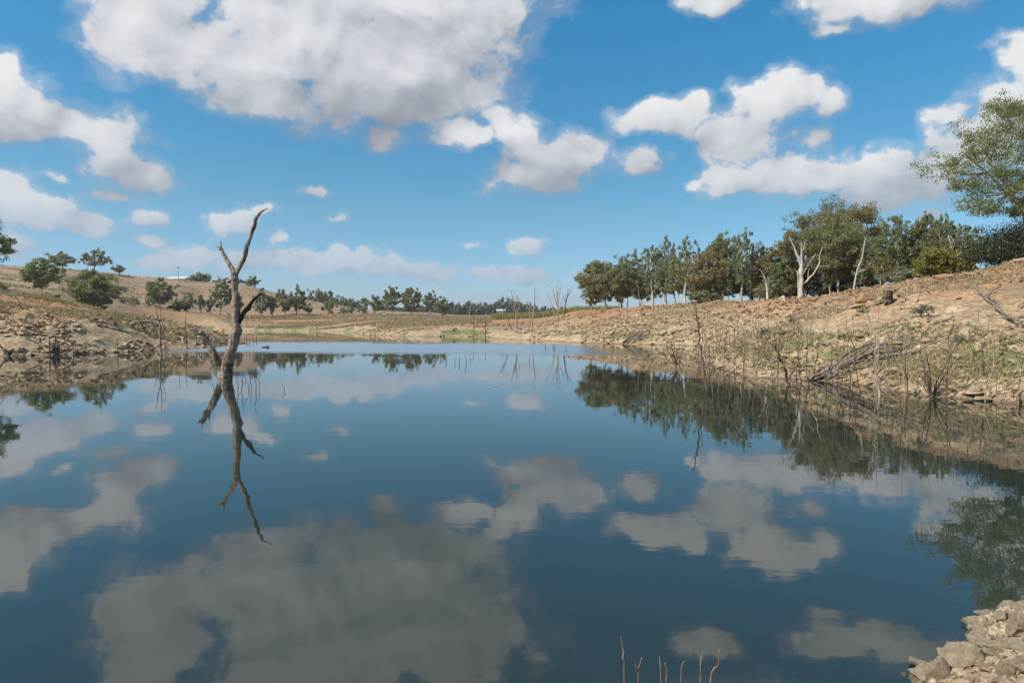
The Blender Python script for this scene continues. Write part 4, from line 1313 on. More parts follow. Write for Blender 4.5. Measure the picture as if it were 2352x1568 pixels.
# left bank saplings
stick('dead_sapling', 'tall dead sapling with twin pale tops at the left waterline', [
    [(367, 813, 2.6), (368, 780, 2.2), (367, 745, 1.8)], [(367, 748, 1.3), (363, 715, .9), (361, 690, .4)], [(367, 745, 1.4), (372, 715, 1.0), (374, 682, .4)], [(368, 760, .9), (376, 725, .6), (377, 700, .3)],
    [(367, 775, .9), (358, 752, .5), (352, 735, .3)]], 'palestick', seed=11, twigs=3, tw=.15)
for i, (ln, w_) in enumerate([
        ([[(112, 820, 1.8), (113, 795, 1.4), (113, 770, .8)]], 'dark thin stem beside the twin stumps'),
        ([[(169, 815, 1.4), (167, 800, 1.0), (165, 790, .6)]], 'short broken stem right of the twin stumps'),
        ([[(270, 811, 1.6), (270, 795, 1.2), (272, 778, .6)]], 'short dark stem between the twin stumps and the tall sapling'),
        ([[(429, 803, 1.2), (428, 770, .9), (427, 735, .6), (428, 715, .3)]], 'slender stem between the tall left sapling and the drowned tree'),
        ([[(454, 798, 1.0), (450, 775, .8), (452, 755, .4)]], 'thin stem close left of the drowned tree'),
        ([[(514, 792, 1.1), (516, 770, .9), (512, 752, .4)]], 'thin stem seen in the drowned tree fork')]):
    stick('dead_sapling', w_ + ' on the left shore', ln, seed=20 + i, group=SG, twigs=2, tw=.2)
stick('dead_branch', 'dark leaning dead branch stuck in the upper left bank', [[(57, 711, 1.6), (46, 695, 1.3), (32, 676, .8)], [(40, 687, .8), (30, 684, .4)]], seed=27, cat='branch')
for i, (x, y, t) in enumerate([(566, 795, 765), (573, 796, 768), (580, 795, 760), (588, 792, 764), (560, 790, 768)]):
    stick('dead_sapling', ['dark thin stem standing in the water right of the drowned tree, %s of five' % q for q in ('second', 'third', 'tallest fourth', 'last', 'first')][i],
          [[(x, y, .9), (x + 1, (y + t) / 2, .7), (x - 1, t, .3)]], seed=30 + i, group='thin stems behind the drowned tree')
# water-worn twigs behind and beside the drowned tree
TW = [([(541, 897, 1.0), (546, 880, .9), (543, 865, .6), (545, 855, .3)], 'first, with a bent tip'), ([(553, 898, 1.0), (558, 882, .9), (555, 870, .7), (562, 857, .3)], 'second, zigzag'),
      ([(563, 897, .9), (572, 889, .8), (566, 878, .6), (561, 862, .3)], 'third, bowed outward'), ([(577, 896, .8), (576, 880, .6), (575, 863, .3)], 'fourth, straight'),
      ([(586, 900, 1.1), (588, 880, .9), (584, 868, .6), (590, 847, .3)], 'fifth and tallest'), ([(595, 894, .8), (596, 880, .6), (592, 864, .3)], 'last, short')]
for i, (ln, w_) in enumerate(TW):
    stick('drowned_twig', 'thin brown twig in the water right of the drowned tree, ' + w_, [ln], seed=40 + i, group='twigs right of the drowned tree', cat='twig', twigs=1, tw=.3)
stick('drowned_twig', 'lone hooked twig in open water right of the drowned tree', [[(652, 898, .8), (653, 891, .7), (649, 886, .6), (650, 882, .3)]], seed=47, cat='twig')
stick('drowned_twig', 'thin twig in the water close left of the drowned tree', [[(493, 899, .9), (490, 888, .7), (487, 878, .4)]], seed=48, cat='twig')
CT = [((1024, 833), (1023, 822)), ((1045, 835), (1047, 822)), ((1055, 836), (1053, 825)), ((1058, 834), (1055, 819)), ((1070, 836), (1068, 815)), ((1255, 805), (1253, 790)), ((1271, 806), (1268, 789)),
      ((1277, 806), (1273, 792)), ((1490, 822), (1484, 806)), ((1303, 807), (1300, 797))]
CW_ = ['leftmost of the mid-lake twigs', 'second of the mid-lake twigs', 'short third of the mid-lake twigs', 'fourth of the mid-lake twigs', 'last and tallest of the mid-lake twigs',
       'left of the three by the reflected trees', 'middle of the three by the reflected trees', 'right of the three by the reflected trees', 'lone one near the right inlet',
       'lone small one before the headland']
for i, ((a, b), (c, d)) in enumerate(CT):
    stick('drowned_twig', 'thin twig in open water, ' + CW_[i], [[(a, b, .8), ((a + c) / 2 + (-1) ** i * 1.4, (b + d) / 2, .7), (c, d, .3)]], seed=50 + i, group='twigs in the middle of the lake', cat='twig')
# twigs in the foreground, standing in the shallows below the frame
FT = [([(1446, 1690, 2.6), (1434, 1560, 2.2), (1430, 1510, 1.8), (1427, 1460, .9)], 'leftmost and tallest', 0), ([(1476, 1700, 2.2), (1466, 1565, 1.8), (1463, 1540, 1.5), (1474, 1508, .7)], 'second and forked', 1),
      ([(1520, 1700, 2.2), (1519, 1570, 1.8), (1515, 1505, .8)], 'third, straight', 0), ([(1535, 1690, 2.0), (1530, 1560, 1.6), (1527, 1521, .8)], 'fourth, short', 0),
      ([(1560, 1700, 2.0), (1564, 1560, 1.6), (1575, 1520, .8)], 'fifth, leaning right', 0), ([(1607, 1700, 2.0), (1609, 1550, 1.7), (1614, 1496, .7)], 'sixth, thin', 0),
      ([(1632, 1700, 2.8), (1632, 1565, 2.4), (1648, 1530, 1.9), (1652, 1490, .9)], 'rightmost, bent', 0)]
for i, (ln, w_, tg) in enumerate(FT):
    stick('drowned_twig', 'reddish dead twig at the bottom edge, ' + w_, k=.95, mat='redtwig', lines= [ln] + ([[(1463, 1540, 1.2), (1460, 1518, .6)]] if tg else []),
          seed=70 + i, group='twigs at the bottom edge', cat='twig', base=GP(ln[0][0], ln[0][1]))

MARKS = {
    'stem': [((1500, 800), 'far back by the small log pile'), ((1552, 840), 'by the open dead shrub of the inlet'), ((1620, 870), 'by the long leaning stem'), ((1700, 860), 'beyond the stony point'),
             ((1800, 880), 'by the thick twisted sapling'), ((1900, 880), 'before the foot of the log pile'), ((1950, 830), 'behind the log pile'), ((2022, 900), 'by the tall pale-topped sapling'),
             ((2080, 900), 'between the tall sapling and the bushy shrub'), ((2141, 905), 'by the bushy dead shrub'), ((2230, 890), 'on the green patch side of the bushy shrub'), ((2320, 900), 'near the right edge'),
             ((1690, 800), 'up the bank behind the stony point'), ((2200, 830), 'up the green bank'), ((1750, 815), 'up the bank left of the twisted sapling'),
             ((1760, 775), 'by the largest low shrub'), ((1820, 790), 'right of the largest low shrub'), ((1850, 825), 'up the bank above the crooked sapling'),
             ((1910, 800), 'high behind the log pile'), ((2000, 790), 'above the log pile'), ((1650, 780), 'on the far side above the inlet'), ((2310, 840), 'up the bank near the right edge'),
             ((1680, 840), 'on the stony point'), ((1730, 845), 'right of the stony point'), ((2110, 850), 'between the log pile and the green patch')],
    'slab': [((1500, 780), 'by the small far log pile'), ((1620, 800), 'on the far side of the inlet'), ((1650, 825), 'on the stony point'), ((1750, 840), 'left of the twisted sapling'), ((1850, 850), 'left of the log pile'),
             ((1960, 870), 'under the log pile'), ((2060, 880), 'by the tall pale-topped sapling'), ((2150, 895), 'behind the bushy dead shrub'), ((2250, 880), 'on the green patch'), ((2340, 900), 'at the right edge'),
             ((2100, 820), 'up the bank right of the log pile'), ((1800, 780), 'up the bank above the twisted sapling'), ((1750, 765), 'by the largest low shrub'),
             ((1560, 760), 'high above the small far log pile'), ((1700, 780), 'above the stony point'), ((1850, 745), 'high above the twisted sapling'), ((1900, 800), 'behind the log pile foot'),
             ((1980, 770), 'above the log pile'), ((2080, 760), 'high right of the log pile'), ((2200, 800), 'above the green patch'), ((2300, 780), 'high near the right edge')],
    'block': [((20, 780), 'at the left edge'), ((30, 810), 'by the branch in the shallows'), ((128, 800), 'by the twin stumps'), ((200, 790), 'right of the twin stumps'), ((260, 800), 'by the short dark stem'),
              ((300, 760), 'below the bleached log'), ((340, 790), 'below the arched log'), ((367, 800), 'by the tall twin-topped sapling'), ((430, 790), 'by the slender stem'), ((500, 785), 'on the tip of the spit'),
              ((150, 760), 'up the bank above the twin stumps'), ((90, 740), 'high on the bank at left')],
    'stone': [((2208, 1500), 'by the largest boulder'), ((2150, 1550), 'under the grey-brown boulder'), ((2262, 1415), 'by the tilted slab at the tip'), ((2250, 1450), 'below the slab tip'),
              ((2345, 1450), 'by the rounded grey boulder'), ((2300, 1490), 'by the long flat slab'), ((2310, 1550), 'by the upright split stone'), ((2348, 1410), 'at the upper edge of the heap'),
              ((2348, 1535), 'at the corner'), ((2240, 1560), 'below the largest boulder')],
}


def frame_xy(p):
    v = np.array([p[0], p[1], p[2] - H])
    cp, sp = math.cos(PITCH), math.sin(PITCH)
    dep = v[1] * cp - v[2] * sp
    up = v[1] * sp + v[2] * cp
    return 1176 + F * v[0] / dep, 784 - F * up / dep


def near_mark(kind, p):
    x, y = frame_xy(p)
    return min(MARKS[kind], key=lambda m_: math.hypot(m_[0][0] - x, (m_[0][1] - y) * 1.5))[1]


# the many thin stems along the right-hand shore: one of each kind built, then copied
rs = np.random.default_rng(77)
protos = []
for k in range(9):
    root = empty('dead_sapling', (0, 0, -50))
    pale = k % 3 == 0
    t = Tubes(500 + k)
    hgt_ = 2.0
    pts = [np.array([0, 0, -.5]), np.array([0, 0, 0.0])]
    for j in range(1, 6):
        pts.append(pts[-1] + np.array([rs.normal(0, .05), rs.normal(0, .05), hgt_ / 5]))
    t.add(pts, [.021, .020, .018, .015, .012, .009, .004], 5, .08, sub=1, wob=.5)
    t.build('stem', M['palestick' if pale else 'stick'], root)
    for q in range(3 + k % 3):
        tb = Tubes(540 + k * 7 + q)
        m = rs.integers(2, 6); e = pts[m]
        d = rs.normal(0, 1, 3); d[2] = abs(d[2]) + .9; d /= np.linalg.norm(d)
        L_2 = rs.uniform(.25, .7)
        tb.add([e, e + d * L_2 * .5 + rs.normal(0, .03, 3), e + d * L_2 + rs.normal(0, .05, 3)], [.009, .006, .003], 4, .05, cap=False)
        tb.build('twig', M['palestick' if pale else 'stick'], root)
    protos.append(root)
spots = []
for _ in range(20000):
    if len(spots) >= 150: break
    px = rs.uniform(1600, 2420); Y = rs.uniform(19, 52)
    X = XatY(px, Y)
    d = float(shore_dist(np.array([X]), np.array([Y]))[0])
    if not (-3.2 < d < 9): continue
    if rs.random() > math.exp(-abs(d) / 2.2): continue
    if any(math.hypot(X - a, Y - b) < .35 for a, b, _ in spots): continue
    spots.append((X, Y, d))
spots.sort(key=lambda q: q[1])
used = set()
for i, (X, Y, d) in enumerate(spots):
    k = int(rs.integers(0, 9))
    o = protos[k] if k not in used else copy_tree(protos[k])
    used.add(k)
    o.location = (X, Y, max(gz(X, Y), 0) if d > 0 else 0)
    sc = rs.uniform(.35, 1.15) * (1.0 if d < 2 else .75)
    o.scale = (.55 + sc * .5, .55 + sc * .5, sc)
    o.rotation_euler = (rs.normal(0, .09), rs.normal(0, .12), rs.uniform(0, 6.28))
    pale = k % 3 == 0
    lab = '%s %s dead stem %s %s' % ('tall' if sc > .85 else 'short' if sc < .6 else 'middling', 'pale' if pale else 'dark', 'in the water' if d < 0 else 'on the shore', near_mark('stem', o.location))
    tag(o, lab, 'dead sapling', 'thin dead stems along the right-hand shore')
for k in range(9):
    if k not in used: bpy.data.objects.remove(protos[k])


# ------------------------------------------------------------------ fallen logs and stumps
def log(label, a, b, w0, w1, lift0=.05, lift1=.15, bend=.0, twigs=0, seed=0, group=None, pts=None, mat='drift', name='fallen_log', cat='log', Ys=None):
    """a log lying from frame point a to frame point b on the bank"""
    P0 = hit(*a) if Ys is None else PX(a[0], a[1], Ys[0])
    P1 = hit(*b) if Ys is None else PX(b[0], b[1], Ys[1])
    r = np.random.default_rng(seed + 1300)
    n = 6
    L = []
    for i in range(n + 1):
        f = i / n
        p = P0.lerp(P1, f)
        g = max(gz(p.x, p.y), 0) + (lift0 + (lift1 - lift0) * f)
        z = max(g, P0.z + (P1.z - P0.z) * f) if Ys is None else p.z
        L.append(np.array([p.x, p.y, z + bend * math.sin(f * math.pi)]) - np.array(P0) + (r.normal(0, .035, 3) if 0 < i < n else 0))
    root = empty(name, P0)
    tag(root, label, cat, group)
    s0, s1 = P0.y / F, P1.y / F
    t = Tubes(seed + 61)
    rad = [w0 * s0 + (w1 * s1 - w0 * s0) * i / n for i in range(n + 1)]
    t.add(L, rad, 8, .10, sub=2, wob=.2)
    t.build('trunk', M[mat], root)
    for q in range(twigs):
        tb = Tubes(seed + 90 + q)
        m = r.integers(2, n + 1); e = L[m]
        d = (L[-1] - L[0]) / np.linalg.norm(L[-1] - L[0]) + r.normal(0, .6, 3); d[2] = abs(d[2]) * .8 + .1; d /= np.linalg.norm(d)
        l_ = r.uniform(.12, .3) * np.linalg.norm(L[-1] - L[0])
        tb.add([e, e + d * l_ * .5 + r.normal(0, .05 * l_, 3), e + d * l_], [rad[m] * .6, rad[m] * .4, rad[m] * .12], 5, .08)
        tb.build('branch', M[mat], root)
    return root


def q6(x, y): return c6(x, y)
LP = 'logs of the pile on the right bank'
LOGS = [((505, 1095), (1000, 832), 4.6, 2.2, 'topmost grey log of the pile, running up to the right'), ((520, 1100), (1240, 782), 4.2, 1.6, 'long straight log along the crown of the pile'),
        ((560, 1100), (1290, 852), 4.2, 1.8, 'second long log of the pile, below the crown'), ((600, 1098), (1080, 868), 5.4, 2.4, 'thick brown log in the middle of the pile'),
        ((580, 1085), (960, 900), 4.0, 2.0, 'short log tucked under the crown of the pile'), ((640, 1100), (940, 965), 4.2, 2.4, 'thick short log near the foot of the pile'),
        ((650, 1105), (1010, 985), 4.4, 3.6, 'stout log lowest of the pile over the dark hollow'), ((690, 1108), (860, 1050), 3.0, 1.8, 'stubby branch at the dark foot of the pile'),
        ((700, 1110), (810, 1085), 2.6, 1.6, 'knobbly root end at the waterline of the pile'), ((1000, 950), (1400, 885), 3.2, 1.2, 'log reaching right from the middle of the pile'),
        ((1100, 900), (1700, 690), 3.2, 1.0, 'long thin trunk continuing up the slope from the pile'), ((1150, 930), (1810, 778), 2.8, 1.0, 'long dark trunk lying up the slope right of the pile'),
        ((1050, 840), (1480, 745), 2.6, 1.0, 'upper thin trunk behind the pile'), ((540, 1090), (1130, 840), 3.6, 2.0, 'weathered log half hidden inside the pile'),
        ((620, 1050), (1180, 880), 3.4, 1.8, 'crooked log crossing inside the pile')]
for i, (a, b, w0, w1, lb) in enumerate(LOGS):
    log(lb, q6(*a), q6(*b), w0, w1, .03, .12, .18 if i < 6 else .04, 2 if i % 2 else 1, 10 + i, LP)
for i, (a, b, lb) in enumerate([((490, 1282), (640, 1210), 'front log of the small pile on the far right bank'), ((500, 1280), (700, 1190), 'upper log of the small pile on the far right bank'),
                                ((520, 1284), (760, 1230), 'lower long log of the small pile on the far right bank'), ((560, 1284), (720, 1262), 'short log at the foot of the small far pile'),
                                ((600, 1240), (770, 1180), 'thin log on top of the small far pile')]):
    log(lb, c4(*a), c4(*b), 2.2, .8, .05, .3, .3, 2, 40 + i, 'logs of the small pile on the far right bank')
# fallen dry branch entering from the right edge
def fb(lines, label, Y, seed):
    p0 = hit(*c6(*lines[0][0][:2]))
    root = empty('fallen_branch', p0)
    tag(root, label, 'branch')
    for i, ln in enumerate(lines):
        t = Tubes(seed + i)
        L, rad = [], []
        for (x, y, w, Yk) in ln:
            Yk = min(Yk, hit(*c6(x, y)).y - .35)      # just clear of the slope
            p = PX(*c6(x, y), Yk)
            g = gz(p.x, p.y)
            L.append(np.array([p.x, p.y, max(p.z, g + .02)]) - np.array(p0)); rad.append(w * Yk / F)
        t.add(L, rad, 7, .1, sub=2, wob=.35)
        t.build('limb' if i == 0 else 'branch', M['drift'], root)


fb([[(2330, 720, 4.0, 24), (2195, 655, 3.4, 25), (2060, 590, 3.0, 27), (1960, 500, 2.6, 29), (1870, 425, 2.2, 30), (1790, 370, 1.2, 31)],
    [(2195, 650, 2.2, 25), (2050, 600, 1.8, 26), (1940, 590, 1.4, 27), (1840, 572, .7, 28)],
    [(1960, 480, 1.6, 29), (1900, 440, 1.4, 30), (1860, 440, 1.0, 30)],
    [(1870, 425, 1.6, 30), (1820, 370, 1.0, 31), (1790, 290, .5, 32)], [(1900, 450, 1.5, 30), (1960, 390, 1.2, 31), (2010, 360, .8, 32), (1988, 312, .4, 32)],
    [(1830, 400, 1.2, 30), (1770, 350, .8, 31), (1745, 320, .4, 32)], [(2030, 570, 1.6, 27), (1970, 470, 1.4, 28), (1900, 425, .7, 30)]],
   'big forked grey dead branch fallen on the slope at the right edge', 25, 700)
log('grey driftwood branch lying low on the bank at the right edge', c6(2200, 915), c6(1990, 870), 1.6, .8, .05, .1, .05, 2, 60)
log('long weathered trunk lying high on the orange slope left of the boulder', c6(330, 655), c6(760, 575), 1.2, 1.6, .02, .06, .0, 1, 61)
# left bank
log('bleached fallen log under the big olive tree on the left bank', c1(650, 925), c1(930, 1032), 2.6, 2.0, .05, .15, .2, 3, 70)
log('grey branch lying across the bleached log on the left bank', c1(700, 955), c1(822, 928), 1.4, .8, .1, .3, .1, 2, 71)
log('short branch sticking up right of the bleached log', c1(872, 980), c1(935, 905), 1.0, .5, .05, .8, .0, 1, 72)
log('long thin log sloping toward the spit on the left bank', c1(780, 985), c1(1160, 1088), 1.6, .8, .03, .05, .05, 2, 73)
log('long straight log running down to the twin stumps', c1(205, 1085), c1(372, 1165), 2.2, 1.6, .03, .05, .05, 1, 74)
log('pale log lying on the upper left bank at the left edge', c1(-60, 708), c1(180, 748), 1.8, 1.0, .1, .2, .2, 3, 75)
log('second pale log under the first at the upper left edge', c1(-30, 725), c1(140, 752), 1.6, .8, .05, .1, .1, 2, 76)
stick('fallen_branch', 'thin fallen branch leaning above the arched log on the left bank', [[(363, 738, .8), (355, 730, .7), (346, 720, .4)]], 'drift', seed=77, cat='branch')
p = hit(*c1(1025, 1005))
root = empty('arched_log', p); tag(root, 'curved arched driftwood log on the left bank beside the tall dead sapling', 'log')
for i, ln in enumerate([[(1020, 1003, 2.8), (1050, 968, 3.4), (1110, 950, 3.6), (1180, 952, 3.0), (1225, 970, 2.2), (1245, 992, 1.4)], [(1100, 955, 1.8), (1112, 985, 1.6), (1130, 1004, 1.4)],
                        [(1130, 1003, 1.4), (1170, 985, 1.2), (1235, 990, .7)], [(1205, 960, 1.4), (1270, 985, 1.1), (1360, 1008, .6)]]):
    t = Tubes(800 + i)
    L = [np.array(PX(*c1(x, y), p.y + .002 * (x - 1020))) - np.array(p) for x, y, w in ln]
    t.add(L, [w * p.y / F for _, _, w in ln], 8, .12, sub=2, wob=.3)
    t.build('trunk' if i == 0 else 'branch', M['drift'], root)
p = hit(*c1(62, 1216))
root = empty('driftwood_branch', p); tag(root, 'dark crooked branch lying in the shallows at the left edge', 'branch')
for i, ln in enumerate([[(-90, 1060, 2.0), (0, 1140, 2.2), (55, 1185, 2.6), (100, 1212, 3.2), (150, 1222, 2.2), (185, 1222, 1.0)], [(60, 1190, 1.8), (20, 1210, 1.2), (-20, 1218, .6)]]):
    t = Tubes(820 + i)
    L = [np.array(PX(*c1(x, y), p.y)) - np.array(p) for x, y, w in ln]
    t.add(L, [w * p.y / F for _, _, w in ln], 7, .12, sub=2, wob=.4)
    t.build('trunk' if i == 0 else 'branch', M['stick'], root)


def stump(label, x, y, w, hpx, seed, mat='dead', roots=4):
    p = hit(x, y)
    s = p.y / F
    root = empty('tree_stump', p); tag(root, label, 'stump')
    t = Tubes(seed)
    W, Hh = w * s / 2, hpx * s
    t.add([(0, 0, -.2), (0, 0, .04), (.05 * W, 0, Hh * .5), (.1 * W, 0, Hh)], [W * 1.3, W * 1.15, W * .9, W * .75], 11, .16, sub=2, wob=.06)
    t.build('trunk', M[mat], root)
    r = np.random.default_rng(seed)
    for k in range(roots):
        a = r.uniform(0, 6.28); tb = Tubes(seed + k + 1)
        e = np.array([math.cos(a), math.sin(a), 0])
        tb.add([e * W * .4 + np.array([0, 0, Hh * .25]), e * W * 1.3 + np.array([0, 0, .03]), e * W * 2.2 + np.array([0, 0, -.06])], [W * .4, W * .28, W * .1], 6, .1, sub=1)
        tb.build('root', M[mat], root)


stump('left one of two dark stumps standing in the shallows of the left shore', 122, 811, 12, 20, 840, 'stick')
stump('right, shorter one of two dark stumps in the shallows of the left shore', 134, 811, 9, 16, 850, 'stick')
stump('small grey stump higher on the left bank near the left edge', 33, 769, 6, 9, 860)
stump('old dark rotten stump beside the orange boulder at the crest', 2038, 697, 24, 30, 870, 'brown', 6)
stump('pale short stump on the crest left of the large bleached gum', 1800, 690, 8, 10, 880, 'white', 2)
stump('dark stub in the mud of the stony point at the right inlet', 1651, 816, 5, 12, 885, 'stick', 2)


# ------------------------------------------------------------------ rocks
def rock_mesh(seed, n=12, flat=.55, detail=False, tint=0.0):
    r = np.random.default_rng(seed)
    bm = bmesh.new()
    P = r.normal(0, 1, (n, 3)); P /= np.linalg.norm(P, axis=1)[:, None]
    P *= r.uniform(.75, 1.1, n)[:, None]
    P[:, 2] *= flat
    P[:, 0] *= r.uniform(1.0, 1.5)
    P *= .5
    for p in P: bm.verts.new(p)
    bmesh.ops.convex_hull(bm, input=bm.verts)
    loose = [v for v in bm.verts if not v.link_faces]
    bmesh.ops.delete(bm, geom=loose, context='VERTS')
    if detail:
        bmesh.ops.bevel(bm, geom=list(bm.edges), offset=.035, segments=1, affect='EDGES', clamp_overlap=True)
        bmesh.ops.triangulate(bm, faces=bm.faces)
        bmesh.ops.subdivide_edges(bm, edges=bm.edges, cuts=2, use_grid_fill=True)
        for v in bm.verts:
            c = v.co
            k = float(fbm(np.array([c.x * 5 + seed]), np.array([c.y * 5 + c.z * 7]), 4, 3)[0]) - .5
            k2 = float(fbm(np.array([c.z * 16 + seed]), np.array([c.x * 2 + c.y * 3]), 2, 6)[0]) - .5
            v.co = c * (1 + k * .22 + k2 * .16)
    bmesh.ops.recalc_face_normals(bm, faces=bm.faces)
    me = bpy.data.meshes.new('rock')
    bm.to_mesh(me); bm.free()
    me.polygons.foreach_set('use_smooth', [False] * len(me.polygons))
    a = me.attributes.new('tint', 'FLOAT', 'POINT')
    a.data.foreach_set('value', np.full(len(me.vertices), tint, np.float32))
    return me


def rock_arrays(seed, n=11):
    me = rock_mesh(seed, n)
    v = np.empty(len(me.vertices) * 3, np.float32); me.vertices.foreach_get('co', v)
    me.calc_loop_triangles()
    f = np.empty(len(me.loop_triangles) * 3, np.int32); me.loop_triangles.foreach_get('vertices', f)
    bpy.data.meshes.remove(me)
    return v.reshape(-1, 3), f.reshape(-1, 3)


def euler_mats(a, b, c):
    ca, sa, cb, sb, cc, sc = np.cos(a), np.sin(a), np.cos(b), np.sin(b), np.cos(c), np.sin(c)
    z = np.zeros_like(a); o = np.ones_like(a)
    X = np.stack([o, z, z, z, ca, -sa, z, sa, ca], 1).reshape(-1, 3, 3)
    Y = np.stack([cb, z, sb, z, o, z, -sb, z, cb], 1).reshape(-1, 3, 3)
    Z = np.stack([cc, -sc, z, sc, cc, z, z, z, o], 1).reshape(-1, 3, 3)
    return Z @ Y @ X


def scatter_rocks(name, label, X, Y, Zg, size, mat, tint, seed, sink=.15):
    r = np.random.default_rng(seed)
    vs, fs = [], []
    arr = [rock_arrays(3000 + seed * 10 + k) for k in range(7)]
    kind = r.integers(0, 7, len(X))
    tt, n0 = [], 0
    for k in range(7):
        m = kind == k
        if not m.any(): continue
        v, f = arr[k]
        N = m.sum()
        Mx = euler_mats(r.normal(0, .3, N), r.normal(0, .3, N), r.uniform(0, 6.28, N))
        sc = size[m][:, None] * r.uniform(.7, 1.3, (N, 3))
        V = np.einsum('nij,nvj->nvi', Mx, v[None] * sc[:, None, :])
        V += np.stack([X[m], Y[m], Zg[m] + size[m] * sink], 1)[:, None, :]
        vs.append(V.reshape(-1, 3))
        fs.append((f[None] + (np.arange(N) * len(v))[:, None, None] + n0).reshape(-1, 3))
        tt.append(np.repeat(np.clip(tint[m] + r.normal(0, .12, N), 0, 1), len(v)))
        n0 += N * len(v)
    o = mesh_np(name, np.vstack(vs), np.vstack(fs), mat, False, None, {'tint': np.concatenate(tt)})
    tag(o, label, 'stones', kind='stuff')
    return o


def sample(n, fx, fy, cond, seed):
    r = np.random.default_rng(seed)
    px = r.uniform(fx[0], fx[1], n); Y = np.exp(r.uniform(math.log(fy[0]), math.log(fy[1]), n))
    X = (px - 1176) / F * Y
    z, d = ground(X, Y, True)
    m = cond(X, Y, d, z) & (r.random(n) < 1)
    return X[m], Y[m], z[m], d[m]


def rsize(n, lo, hi, seed, p=2.6):
    r = np.random.default_rng(seed)
    return lo + (hi - lo) * r.random(n) ** p


# rubble of the left bank, of the headland slope and of the far shore
X, Y, Z, D = sample(40000, (-150, 640), (44, 95), lambda X, Y, d, z: (d > -.3) & (fbm(X / 3, Y / 3, 3, 201) > .40) & (d < 34), 1)
k = min(len(X), 13000)
X, Y, Z, D = X[:k], Y[:k], Z[:k], D[:k]
scatter_rocks('bank_rubble', 'loose tan and orange stones covering the left bank', X, Y, Z, rsize(k, .08, .50, 2, 3.2) * np.clip(1.2 - D / 30, .5, 1.1), M['rock'], np.clip((D - 4) / 16, 0, .8), 1)
X, Y, Z, D = sample(60000, (1350, 2420), (17, 120), lambda X, Y, d, z: (d > -.3) & (X > 3) & ((fbm(X / 4, Y / 4, 3, 203) > .42) | (d < 1.5)), 3)
k = min(len(X), 20000)
X, Y, Z, D = X[:k], Y[:k], Z[:k], D[:k]
scatter_rocks('slope_rubble', 'loose stones and flat slabs scattered over the headland slope', X, Y, Z, rsize(k, .05, .55, 4) * np.clip(Y / 55, .35, 1.3), M['rock'], np.clip((Z - 2.2) / 3.5, 0, .9), 2)
X, Y, Z, D = sample(16000, (800, 1420), (75, 165), lambda X, Y, d, z: (d > -.5) & (d < 22) & (fbm(X / 6, Y / 6, 3, 205) > .45), 5)
k = min(len(X), 4500)
X, Y, Z, D = X[:k], Y[:k], Z[:k], D[:k]
scatter_rocks('far_shore_rubble', 'small orange and tan stones on the far shore and sand spit', X, Y, Z, rsize(k, .12, .8, 6), M['rock'], np.clip((D - 2) / 10, .1, .9), 3)

# foreground shore: pebbles as one mass, larger stones one by one
rr_ = np.random.default_rng(9)


def near_pts(n, seed, dlo=-.55, dhi=2.2):
    r = np.random.default_rng(seed)
    X = r.uniform(1.6, 6.5, n); Y = r.uniform(3.0, 6.6, n)
    z, d = ground(X, Y, True)
    m = (d > dlo) & (d < dhi) & (X / Y < .86)
    return X[m], Y[m], z[m], d[m]


X, Y, Z, D = near_pts(20000, 12, -.8)
m = np.random.default_rng(6).random(len(X)) < np.clip(1.0 + D * 1.25, .02, 1)
X, Y, Z, D = X[m], Y[m], Z[m], D[m]
scatter_rocks('shore_gravel', 'gravel and chips between the larger stones at the lower right shore', X, Y, Z, rsize(len(X), .015, .07, 13), M['rock_near'], np.full(len(X), .08), 4)
near_meshes = [rock_mesh(5000 + k, 15, .5, True) for k in range(10)]
X, Y, Z, D = near_pts(2600, 14, -.12, 2.0)
placed = []
for i in range(len(X)):
    s = .05 + .13 * rr_.random() ** 1.8
    if all(math.hypot(X[i] - a, Y[i] - b) > (s + t_) * .42 for a, b, t_ in placed):
        placed.append((X[i], Y[i], s))
        me = near_meshes[i % 10]
        if len([1 for o in me.materials]) == 0: me.materials.append(M['rock_near'])
        o = bpy.data.objects.new('rock', me)
        COL.objects.link(o)
        o.location = (X[i], Y[i], Z[i] + s * .16)
        o.scale = (s * rr_.uniform(.9, 1.5), s * rr_.uniform(.8, 1.2), s * rr_.uniform(.8, 1.2))
        o.rotation_euler = (rr_.normal(0, .25), rr_.normal(0, .25), rr_.uniform(0, 6.28))
        wet = D[i] < .03
        form = 'flat' if o.scale[2] < .9 * s else 'blocky'
        lab = '%s %s stone %s%s' % ('large' if s > .12 else 'small' if s < .08 else 'mid-sized', form, 'at the water edge, ' if wet else '', near_mark('stone', o.location))
        tag(o, lab, 'rock', 'stones of the lower right shore')
    if len(placed) >= 220: break


def boulder(label, x, y, wpx, hpx, seed, mat='rock_near', flat=.6, rot=0.0, lift=.25, group=None, tint=0, tilt=0):
    p = hit(x, y)
    s = p.y / F
    me = rock_mesh(seed + 200, 30, 1.0, True, tint)
    me.materials.append(M[mat])
    o = bpy.data.objects.new('boulder', me)
    COL.objects.link(o)
    o.location = (p.x, p.y, p.z + hpx * s * lift)
    o.scale = (wpx * s * .85, wpx * s * .7, hpx * s * 1.15)
    o.rotation_euler = (0, tilt, rot)
    return tag(o, label, 'boulder', group)


